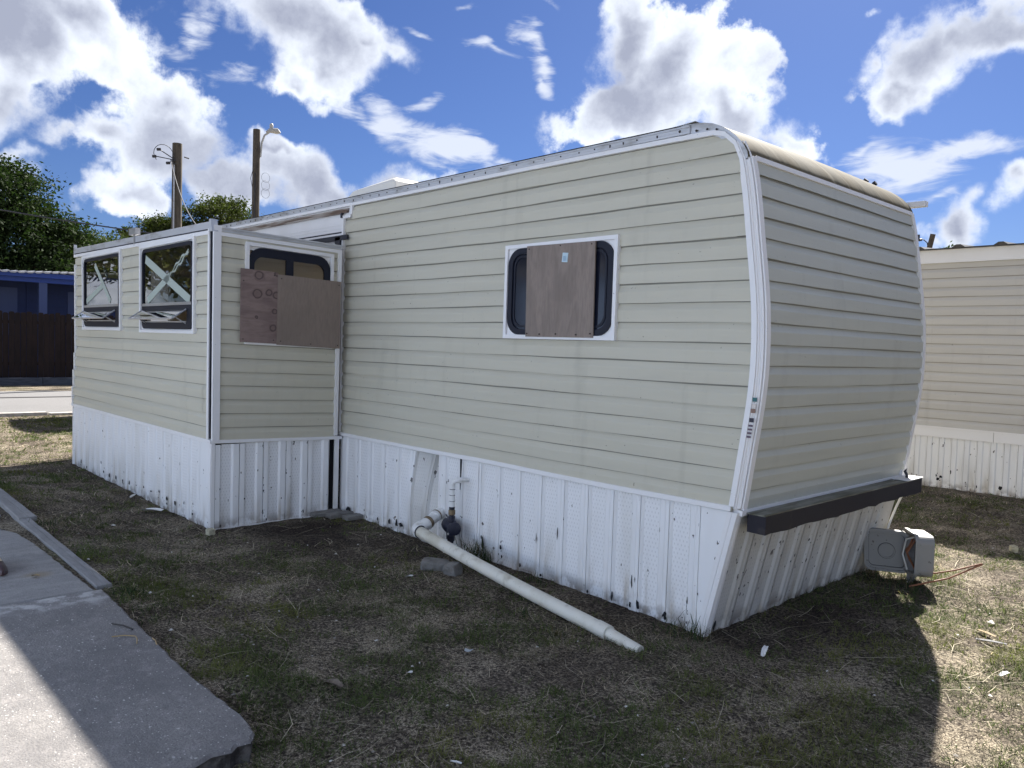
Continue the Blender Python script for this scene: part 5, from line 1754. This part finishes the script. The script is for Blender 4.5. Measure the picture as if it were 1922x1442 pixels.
MT['blue'] = mat('blue_painted_wall', (.022, .042, .15), .6, [dict(k=3, lo=.4, hi=.7, amt=.4, c=(.015, .028, .09))])
MT['blue_l'] = mat('pale_blue_panel', (.085, .12, .27), .6)
MT['blue_f'] = mat('bright_blue_fascia', (.02, .07, .36), .4)
MT['tin'] = mat('white_tin_roof', (.62, .64, .68), .4, metal=.2)
BH = thing('blue_house', (-30, 3, 0), 'blue house with a porch roof behind the dark fence', 'house')
HX = -28.6
b = MB(); b.box(HX - 4.5, HX, -6, 11, 0, 3.25)
bw = b.build('wall', MT['blue'], BH)
for k in range(9):
    z = 1.7 + k * .16
    b = MB(); b.hexa([(HX, 2.55, z), (HX + .03, 2.55, z), (HX + .03, 11, z), (HX, 11, z), (HX, 2.55, z + .155), (HX + .012, 2.55, z + .155), (HX + .012, 11, z + .155), (HX, 11, z + .155)])
    b.build('wall_board', MT['blue'], bw)
b = MB(); b.box(HX, HX + .06, -2.6, 2.28, 1.4, 2.98); b.build('shutter_panel', MT['blue_l'], BH)
for y in (2.62, -3.2, 7.4):
    b = MB(); b.box(HX + 1.2, HX + 1.42, y, y + .24, 0, 3.13); b.build('porch_post', MT['blue_l'], BH)
b = MB()
b.box(HX, HX + .05, 3.80, 3.90, .3, 2.95); b.box(HX, HX + .05, 4.75, 4.85, .3, 2.95); b.box(HX, HX + .05, 3.90, 4.75, 2.85, 2.95); b.box(HX, HX + .03, 3.90, 4.75, .3, 2.85)
b.build('door', MT['blue_l'], BH)
b = MB(); b.box(HX + 1.15, HX + 1.45, -6, 11, 3.13, 3.32); b.box(HX + 1.45, HX + 1.60, -6, 11, 3.28, 3.44); b.build('fascia', MT['blue_f'], BH)
b = MB()
ys_ = np.arange(-6.2, 11.2, .06)
def rz(y): return 3.43 + .055 * max(0, y - 2.0)
rows = []
for x, dz in ((HX + 1.68, 0), (HX - 1.5, .12), (HX - 4.8, .0)):
    rows.append([(x, y, rz(y) + dz + (.035 if int(round((y + 6.2) / .06)) % 4 == 0 else 0)) for y in ys_])
b.grid(rows); b.grid([rows[0], [(p[0] - .01, p[1], p[2] - .05) for p in rows[0]]])
b.build('roof', MT['tin'], BH)

# ================================================================== POLES AND WIRES
def pole(label, x, y, h, r, lean=(0, 0)):
    t = thing('utility_pole', (x, y, 0), label, 'utility pole', 'wooden utility poles')
    b = MB(); b.tube([(x + lean[0] * k / 6, y + lean[1] * k / 6, -.3 + (h + .3) * k / 6) for k in range(7)], [r * (1.12 - .2 * k / 6) for k in range(7)], 12)
    b.build('shaft', MT['pole'], t, smooth=True)
    return t


p1 = pole('thick wooden utility pole with cable insulators and no lamp', -22.11, 5.13, 7.27, .152)
b = MB()
for (dx, dy, dz) in ((.02, -.72, -.30), (.03, -.60, -.08), (.0, -.32, -.42)):
    b.tube([(-22.0, 5.05, 6.75), (-21.95 + dx, 5.13 + dy, 7.05 + dz)], .014, 6)
    b.tube([(-21.95 + dx, 5.13 + dy - .05, 7.03 + dz), (-21.95 + dx, 5.13 + dy + .05, 7.05 + dz)], .042, 8)
b.build('insulator', MT['wire'], p1)
b = MB()
b.tube([(-21.95, 5.13 - .45 + .28 * math.cos(a), 6.85 + .28 * math.sin(a)) for a in np.linspace(-.6, 3.9, 14)], .010, 5)
b.tube([(-21.95, 4.97, 6.62 + .01 * i) for i in range(3)], .07, 8)
b.build('wire_loop', MT['wire'], p1)
b = MB(); b.tube([(-21.96, 5.28, 6.88), (-21.96, 5.42, 6.86)], .02, 6); b.build('bolt', MT['wire'], p1)
b = MB(); b.tube([(-21.955, 4.985, .3), (-21.955, 4.985, 6.6)], .024, 6); b.build('conduit', MT['rail'], p1)
p2 = pole('slimmer wooden utility pole carrying a street lamp, right of the thick pole', -24.87, 8.9, 8.95, .135)
b = MB()
b.tube([(-24.8, 9.02, 8.0), (-24.8, 9.06, 8.5), (-24.78, 9.15, 8.78), (-24.76, 9.32, 8.92)], .035, 8)
b.build('lamp_arm', MT['lamp'], p2, smooth=True)
b = MB()
b.tube([(-24.76, 9.22, 8.90), (-24.76, 9.34, 8.99), (-24.75, 9.62, 9.02), (-24.75, 9.74, 8.98)], [.04, .08, .105, .03], 10)
b.tube([(-24.76, 9.40, 9.02), (-24.76, 9.40, 9.20), (-24.76, 9.40, 9.25)], [.06, .07, .03], 8)
b.build('lamp_head', MT['lamp'], p2, smooth=True)
b = MB()
for i in range(3):
    b.tube([(-24.78, 9.22 + .16 * math.cos(a), 7.3 - i * .28 + .17 * math.sin(a)) for a in np.linspace(0, 6.283, 14)], .005, 5)
b.tube([(-24.78, 8.72, 6.9), (-24.78, 8.66, 7.2), (-24.78, 8.74, 7.5)], .01, 5)
b.build('wire_loop', MT['wire'], p2)
b = MB(); b.tube([(-24.74, 8.80, .3), (-24.74, 8.80, 7.4)], .02, 6); b.build('conduit', MT['wire'], p2)
p3_ = pole('leaning utility pole with a lamp arm beyond the tan mobile home', -15.85, 43.3, 8.5, .15, (1.7, .1))
b = MB(); b.tube([(-14.36, 43.38, 7.75), (-14.42, 43.36, 8.05), (-14.6, 43.3, 8.22), (-14.85, 43.2, 8.26)], .028, 6); b.tube([(-14.66, 43.26, 8.22), (-14.95, 43.18, 8.18)], .07, 8); b.tube([(-14.82, 43.2, 8.24), (-14.82, 43.2, 8.5)], .06, 8)
b.build('lamp_arm', MT['wire'], p3_)


def hang(p, q, sag, r, n=20):
    p, q = Vector(p), Vector(q)
    b = MB(); b.tube([p.lerp(q, i / n) - Vector((0, 0, sag * 4 * (i / n) * (1 - i / n))) for i in range(n + 1)], r, 5, cap=False)
    return b


_props(hang((-22.05, 4.92, 6.75), (-9.6, 1.3, 3.05), .62, .012).build('service_cable', MT['wire'], smooth=True), 'dark service cable drooping from the thick pole down behind the slide-out roof', 'cable')
_props(hang((-19.35, -6.2, 5.2), (-9.6, 1.35, 3.0), .25, .011).build('overhead_wire', MT['wire'], smooth=True), 'thin overhead wire crossing in front of the big tree at the left', 'wire')
ms = thing('service_mast', (-9.6, 1.3, 0), 'metal service mast behind the trailer end where the cables meet', 'mast')
b = MB(); b.tube([(-9.6, 1.3, -.2), (-9.6, 1.3, 3.05)], .03, 8); b.build('mast_pipe', MT['rail'], ms)
b = MB(); b.tube([(-9.6, 1.3, 3.02), (-9.6, 1.25, 3.12), (-9.6, 1.18, 3.10)], .05, 8); b.build('mast_head', MT['grey_al'], ms)

# ================================================================== TREES
def leaf_mat(name, tr=.35, tint=(1.0, 1.25, .45, 1)):
    m = bpy.data.materials.new(name); m.use_nodes = True
    g = G(m.node_tree); g.n.clear()
    out = g.n.new('ShaderNodeOutputMaterial')
    a = g.n.new('ShaderNodeAttribute'); a.attribute_name = 'Col'
    df = g.n.new('ShaderNodeBsdfPrincipled'); df.inputs['Roughness'].default_value = .7; df.inputs['Specular IOR Level'].default_value = .06
    g.l.new(a.outputs['Color'], df.inputs['Base Color'])
    tl = g.n.new('ShaderNodeBsdfTranslucent'); g.l.new(g.mix(1.0, a.outputs['Color'], tint, 'MULTIPLY'), tl.inputs['Color'])
    mx = g.n.new('ShaderNodeMixShader'); mx.inputs[0].default_value = tr
    g.l.new(df.outputs[0], mx.inputs[1]); g.l.new(tl.outputs[0], mx.inputs[2]); g.l.new(mx.outputs[0], out.inputs[0])
    return m


MT['leaf'] = leaf_mat('tree_leaf', .22)
MT['bark'] = mat('tree_bark', (.09, .075, .06), .9, [dict(s=(6, 6, 1), k=2, lo=.4, hi=.7, c=(.04, .033, .028))])


def tree(name, label, base, height, blobs, nclump, per, lsize, colA, colB, seed, cat='tree', trunk_r=.25, spread=.55, flat=.75):
    rng = np.random.default_rng(seed)
    t = thing(name, base, label, cat)
    B0 = np.array(base)
    vol = np.array([bl[3] * bl[4] * bl[5] for bl in blobs]); vol = vol ** .7
    pick = rng.choice(len(blobs), nclump, p=vol / vol.sum())
    bl = np.array(blobs)[pick]
    d = rng.normal(size=(nclump, 3)); d /= np.linalg.norm(d, axis=1)[:, None]
    rad = rng.uniform(.35, 1.0, nclump) ** .5
    cc = B0 + bl[:, :3] + d * bl[:, 3:6] * rad[:, None]
    size = rng.uniform(.5, 1.25, nclump)
    # leaves round each clump, hanging in flattened sprays
    n = nclump * per
    ci = np.repeat(np.arange(nclump), per)
    off = rng.normal(size=(n, 3)) * np.array([spread, spread, spread * flat * .62]) * size[ci][:, None]
    p = cc[ci] + off
    nr = rng.normal(size=(n, 3)) + np.array([0, 0, 1.1]); nr /= np.linalg.norm(nr, axis=1)[:, None]
    t1 = np.cross(nr, rng.normal(size=(n, 3))); t1 /= np.linalg.norm(t1, axis=1)[:, None]
    t2 = np.cross(nr, t1)
    L = lsize * rng.uniform(.6, 1.35, n)[:, None]; Wd = L * rng.uniform(.38, .6, n)[:, None]
    q = np.stack([p - t1 * L, p - t2 * Wd + nr * L * .12, p + t1 * L, p + t2 * Wd + nr * L * .12], 1).reshape(-1, 3)
    f = np.arange(n * 4).reshape(-1, 4)
    tone = np.clip(rng.uniform(0, 1, nclump)[ci] * .6 + rng.uniform(0, 1, n) * .4, 0, 1)[:, None]
    col = np.array(colA) * (1 - tone) + np.array(colB) * tone
    col = np.repeat(col, 4, axis=0)
    np_mesh('crown', q, f, MT['leaf'], col, parent=t)
    b = MB()
    h0 = height * .45
    b.tube([B0 + np.array((0, 0, -.3)), B0 + np.array((.1, .1, h0 * .4)), B0 + np.array((.0, .2, h0))], [trunk_r * 1.3, trunk_r, trunk_r * .75], 9)
    b.build('trunk', MT['bark'], t, smooth=True)
    b = MB()
    for i in rng.choice(nclump, min(22, nclump), replace=False):
        s = B0 + np.array((.0, .2, h0 * rng.uniform(.7, 1.0))); e = cc[i]
        mid = (s + e) / 2 + np.array((0, 0, .35)) + rng.normal(size=3) * .25
        b.tube([s, mid, e], [trunk_r * .45, trunk_r * .25, trunk_r * .07], 6)
    b.build('limb', MT['bark'], t, smooth=True)
    return t


DG = (.012, .022, .010); MG = (.040, .060, .022); LG = (.11, .14, .045)
tree('leafy_tree', 'big dark dense tree behind the blue house at the left edge', (-37.5, .5, 0), 9.2,
     [(0, 0, 5.2, 3.6, 4.2, 2.6), (.3, 2.2, 7.0, 2.6, 2.3, 1.7), (0, 3.6, 5.6, 2.4, 2.2, 1.6), (-.5, -2.6, 6.8, 2.8, 2.6, 2.0), (.5, 4.0, 3.8, 2.4, 1.8, 1.3), (0, .8, 8.1, 1.6, 1.5, .9), (0, -4.5, 5, 2.5, 2.5, 2.5), (.3, 5.0, 5.4, 1.6, 1.3, 1.4), (.2, 3.0, 7.6, 1.6, 1.6, 1.1), (0, 5.2, 4.2, 1.6, 1.3, 1.0)],
     760, 150, .085, DG, MG, 1, trunk_r=.4, spread=.46)
tree('leafy_tree', 'lighter green feathery tree just right of the big dark tree', (-51, 10.2, .9), 8.3,
     [(0, 0, 4.8, 2.6, 2.6, 1.9), (0, 1.5, 5.6, 1.8, 1.7, 1.4), (0, -1.6, 5.6, 1.8, 1.8, 1.5), (0, 2.6, 4.6, 1.5, 1.5, 1.2)],
     200, 100, .09, (.035, .05, .024), (.085, .11, .045), 2, spread=.55)
tree('leafy_tree', 'rounded tree between the two utility poles, the taller of the pair', (-53.0, 19.5, 1.2), 10.8,
     [(0, 0, 8.4, 2.6, 2.0, 1.3), (0, -1.7, 8.1, 2, 1.5, 1.2), (0, 1.7, 8.3, 2, 1.5, 1.3), (0, .2, 9.6, 1.4, 1.1, .8), (0, 0, 6, 2.5, 2.5, 2)],
     230, 100, .095, (.03, .042, .016), (.10, .115, .036), 3, spread=.46)
tree('leafy_tree', 'lower rounded tree left of the thick utility pole', (-54.4, 16.1, 1.6), 9.1,
     [(0, .3, 7.3, 2, 1.5, 1.1), (0, -.6, 6.6, 2, 1.5, 1.2), (0, .9, 6.6, 2, 1.4, 1.2)],
     140, 90, .095, (.03, .042, .016), (.09, .105, .033), 4, spread=.44)
tree('palm_tree', 'small palm top poking above the slide-out eave', (-60, 15.9, .5), 8.6,
     [(0, 0, 8.4, .6, .6, .3)], 10, 30, .22, (.02, .028, .014), (.05, .06, .025), 5, trunk_r=.16, spread=.35)
tree('leafy_tree', 'distant green treetop above the tan mobile home beside the leaning pole', (-19.5, 62.7, 0), 10.4,
     [(0, 0, 9.4, 1.3, 1.3, .8), (.6, .2, 9.0, 1.2, 1.2, .9), (-.5, 0, 8.6, 1.4, 1.3, .9)], 70, 60, .14, (.03, .048, .02), (.07, .10, .04), 6, spread=.4)
tree('leafy_tree', 'tiny far treetop over the mobile home roof at the right', (-20.1, 73, 0), 10.9,
     [(0, 0, 10.0, 1.6, 1.6, .8)], 30, 50, .14, (.03, .048, .02), (.07, .10, .04), 7, spread=.4)
# trees on the near side of the street, outside the picture: the tall windows mirror them
tree('leafy_tree', 'yellow-green tree mirrored in the slide-out windows, outside the picture to the left', (-22.0, -8.5, 0), 8.5,
     [(0, 0, 5.0, 3.4, 3.4, 2.8), (0, -2.6, 4.4, 2.6, 2.6, 2.2), (1, 2.6, 4.6, 2.6, 2.4, 2.2), (0, 0, 7.2, 2.2, 2.2, 1.4)], 190, 55, .16, (.03, .04, .012), (.11, .115, .03), 8, spread=.6)
tree('leafy_tree', 'second mirrored tree farther along the street, outside the picture', (-18.0, -16.5, 0), 8,
     [(0, 0, 4.6, 3.6, 3.6, 3.0), (2.2, .5, 4.2, 2.6, 2.6, 2.4), (-1, -2, 5.5, 2.8, 2.8, 2.2)], 170, 50, .17, (.03, .04, .012), (.10, .105, .03), 9, spread=.65)

# ================================================================== GRASS
def in_view(n, rmin, rmax, power, seed):
    rng = np.random.default_rng(seed)
    a = math.radians(-46.75) + rng.uniform(-1, 1, n) * math.radians(43)
    u = rng.uniform(0, 1, n); e = 2 - power
    r = (rmin ** e + u * (rmax ** e - rmin ** e)) ** (1 / e)
    return CAM[0] + np.sin(a) * r, CAM[1] + np.cos(a) * r, r, rng


def free(x, y):
    ok = ~((x > -8.95) & (x < -.10) & (y > -.0) & (y < 2.28))
    ok &= ~((x > -7.98) & (x < -3.97) & (y > -1.22) & (y < .05))
    edge = np.interp(x, [-9.5, -7.2, -5.75, -2.66, -2.6, -1.2, -.5, -.4, -.3], [-2.24, -2.24, -2.30, -2.34, -2.41, -2.475, -2.47, -2.53, -3.4])
    ok &= ~((x < -.29) & (y < edge + .005))
    ok &= y < 6.64
    ok &= x > -14.25
    return ok


def strips(name, p, yaw, pitch, L, Wd, curl, col, m, kind='stuff'):
    n = len(p)
    d = np.stack([np.cos(yaw) * np.cos(pitch), np.sin(yaw) * np.cos(pitch), np.sin(pitch)], 1)
    s = np.stack([-np.sin(yaw), np.cos(yaw), np.zeros(n)], 1)
    up = np.cross(d, s) * -1
    up = np.cross(s, d) * -1
    mid = p + d * (L * .5)[:, None] + s * (curl * L * .6)[:, None]
    tip = p + d * L[:, None] + np.stack([np.zeros(n), np.zeros(n), -np.abs(curl) * L * .55 * np.sin(np.abs(pitch))], 1)
    w = Wd[:, None] * .5
    V = np.stack([p - s * w, p + s * w, mid - s * w, mid + s * w, tip - s * w * .3, tip + s * w * .3], 1).reshape(-1, 3)
    i = np.arange(n)[:, None] * 6
    F = np.concatenate([i + np.array([[0, 1, 3, 2]]), i + np.array([[2, 3, 5, 4]])], 0)
    C = np.repeat(col, 6, axis=0)
    o = np_mesh(name, V, F, m, C)
    o['kind'] = kind
    return o


MT['blade'] = leaf_mat('grass_blade', .3)
MT['straw_t'] = leaf_mat('dry_straw_thin', .42, (1.0, .95, .80, 1))
MT['straw'] = mat('dry_straw', (.2, .16, .1), .8, attr=True, spec=.2)

# dead thatch lying on the soil
x, y, r, rng = in_view(400000, 1.9, 17.0, 1.35, 31)
soil = soil_mask(x, y); gr = green_mask(x, y)
cover = np.clip(.50 + .9 * (fbm(x * 2.2, y * 2.2, 77, 4) - .5) * 2 - soil * .62 - gr * .18, .05, 1)
k = free(x, y) & (rng.uniform(0, 1, len(x)) < cover)
x, y, r, soil = x[k], y[k], r[k], soil[k]; n = len(x)
L = rng.gamma(3.0, .0085, n) + .008; L *= np.clip(.85 + r * .03, .9, 1.3)
Wd = np.maximum(rng.uniform(.0010, .0026, n), r * .00055)
tone = rng.beta(1.0, 2.3, n)[:, None]
patch = fbm(x * 1.3, y * 1.3, 90, 3)[:, None]
col = np.array((.080, .062, .045)) * (1 - tone) + np.array((.86, .74, .55)) * tone
clump = np.clip((fbm(x * 26, y * 26, 93, 3)[:, None] - .30) * 2.6, .26, 1.5)
col = col * (.70 + .6 * patch) * clump * (1 - .5 * soil[:, None])
p = np.stack([x, y, ground_z(x, y) + rng.uniform(.001, .022, n)], 1)
strips('dry_grass', p, rng.uniform(0, 6.283, n), rng.normal(.08, .30, n), L, Wd, rng.normal(0, .22, n), col, MT['straw_t'])
# longer pale stems
x, y, r, rng = in_view(2600, 1.9, 14.0, 1.3, 32)
k = free(x, y); x, y, r = x[k], y[k], r[k]; n = len(x)
col = np.repeat(np.array([[.50, .44, .32]]), n, 0) * rng.uniform(.5, 1.25, (n, 1))
strips('dry_stem', np.stack([x, y, ground_z(x, y) + .012], 1), rng.uniform(0, 6.283, n), rng.normal(.04, .06, n), rng.uniform(.08, .26, n), np.maximum(.0022, r * .0006), rng.normal(0, .12, n), col, MT['straw'])
# living blades in tufts and patches
x, y, r, rng = in_view(150000, 1.9, 17.0, 1.3, 33)
gr = green_mask(x, y); soil = soil_mask(x, y)
k = free(x, y) & (rng.uniform(0, 1, len(x)) < np.clip(gr * .95 + .26 * (1 - soil) * (fbm(x * 4, y * 4, 55, 2) > .5), 0, 1))
x, y, r, gr = x[k], y[k], r[k], gr[k]
m_ = 6
x = np.repeat(x, m_) + rng.normal(0, .014, len(x) * m_); y = np.repeat(y, m_) + rng.normal(0, .014, len(y) * m_); r = np.repeat(r, m_); gr = np.repeat(gr, m_); n = len(x)
kf = free(x, y); x, y, r, gr = x[kf], y[kf], r[kf], gr[kf]; n = len(x)
tone = rng.uniform(0, 1, n)[:, None]
yel = np.clip((fbm(x * 1.7, y * 1.7, 61, 3)[:, None] - .5) * 4, 0, 1)
col = np.array((.045, .062, .024)) * (1 - tone) + np.array((.155, .185, .072)) * tone
col = col * (1 - yel * .6) + np.array((.22, .205, .07)) * yel * .6
strips('grass', np.stack([x, y, ground_z(x, y) - .002], 1), rng.uniform(0, 6.283, n), rng.uniform(.25, 1.15, n), rng.uniform(.018, .050, n) * (1 + .3 * gr), np.maximum(rng.uniform(.0018, .0038, n), r * .00055), rng.normal(0, .3, n), col, MT['blade'])
print('straw/grass', n)
# taller tufts by the meter, at the slanting corner and along the slab edge
pts = []
for (cx, cy, sd, cnt, h) in [(-2.02, -.07, .06, 130, .20), (-1.9, -.09, .08, 60, .12), (-.10, -.09, .05, 60, .16), (-.2, -.12, .08, 50, .10), (-1.35, -.12, .06, 50, .08), (-2.45, -2.30, .05, 90, .06), (-4.6, -2.22, .08, 80, .07), (.12, 1.95, .12, 160, .09), (.2, 1.85, .15, 120, .07), (-.62, -.68, .04, 60, .06), (-.95, -.60, .03, 40, .05), (-2.1, -2.37, .12, 60, .05)]:
    for _ in range(cnt): pts.append((random.gauss(cx, sd), random.gauss(cy, sd * .7), random.uniform(.4, 1.1) * h))
pts = np.array(pts); n = len(pts); rng = np.random.default_rng(5)
col = np.array((.035, .055, .025)) * rng.uniform(.6, 1.6, (n, 1)); dry = rng.uniform(0, 1, n) < .35; col[dry] = np.array((.16, .13, .08)) * rng.uniform(.5, 1.2, (dry.sum(), 1))
strips('weed', np.stack([pts[:, 0], pts[:, 1], ground_z(pts[:, 0], pts[:, 1])], 1), rng.uniform(0, 6.283, n), rng.uniform(.8, 1.5, n), pts[:, 2], np.full(n, .0038), rng.normal(0, .3, n), col, MT['blade'])
# tiny pale shell chips and crumbs strewn over the lawn
x, y, r, rng = in_view(1100, 1.9, 11.0, 1.2, 34)
k = free(x, y) & (rng.uniform(0, 1, len(x)) < .5); x, y, r = x[k], y[k], r[k]; n = len(x)
sz = rng.gamma(2.0, .0026, n) + .003
ang = rng.uniform(0, 6.283, (n, 1)) + np.array([[0, 1.2, 2.6, 3.9, 5.1]])
rr = sz[:, None] * rng.uniform(.6, 1.2, (n, 5))
V = np.stack([x[:, None] + rr * np.cos(ang), y[:, None] + rr * np.sin(ang), ground_z(x, y)[:, None] + .010 + rng.uniform(0, .007, (n, 5))], -1)
top = np.stack([x, y, ground_z(x, y) + .012 + sz * .7], -1)[:, None, :]
V = np.concatenate([V, top], 1).reshape(-1, 3)
i = np.arange(n)[:, None] * 6
F = np.concatenate([i + np.array([[a, (a + 1) % 5, 5]]) for a in range(5)], 0)
C = np.repeat(np.where(rng.uniform(0, 1, (n, 1)) < .55, np.array([[.62, .60, .56]]), np.array([[.22, .20, .17]])), 6, axis=0)
np_mesh('shell_chip', V, F, MT['straw'], C, kind='stuff')

# the cut grass hides behind everything else; nothing below is in front of the camera
for o in bpy.data.objects:
    o.select_set(False)
SC.cycles.max_bounces = 8
SC.cycles.transparent_max_bounces = 12
SC.cycles.caustics_reflective = False
SC.cycles.caustics_refractive = False
SC.cycles.use_denoising = True
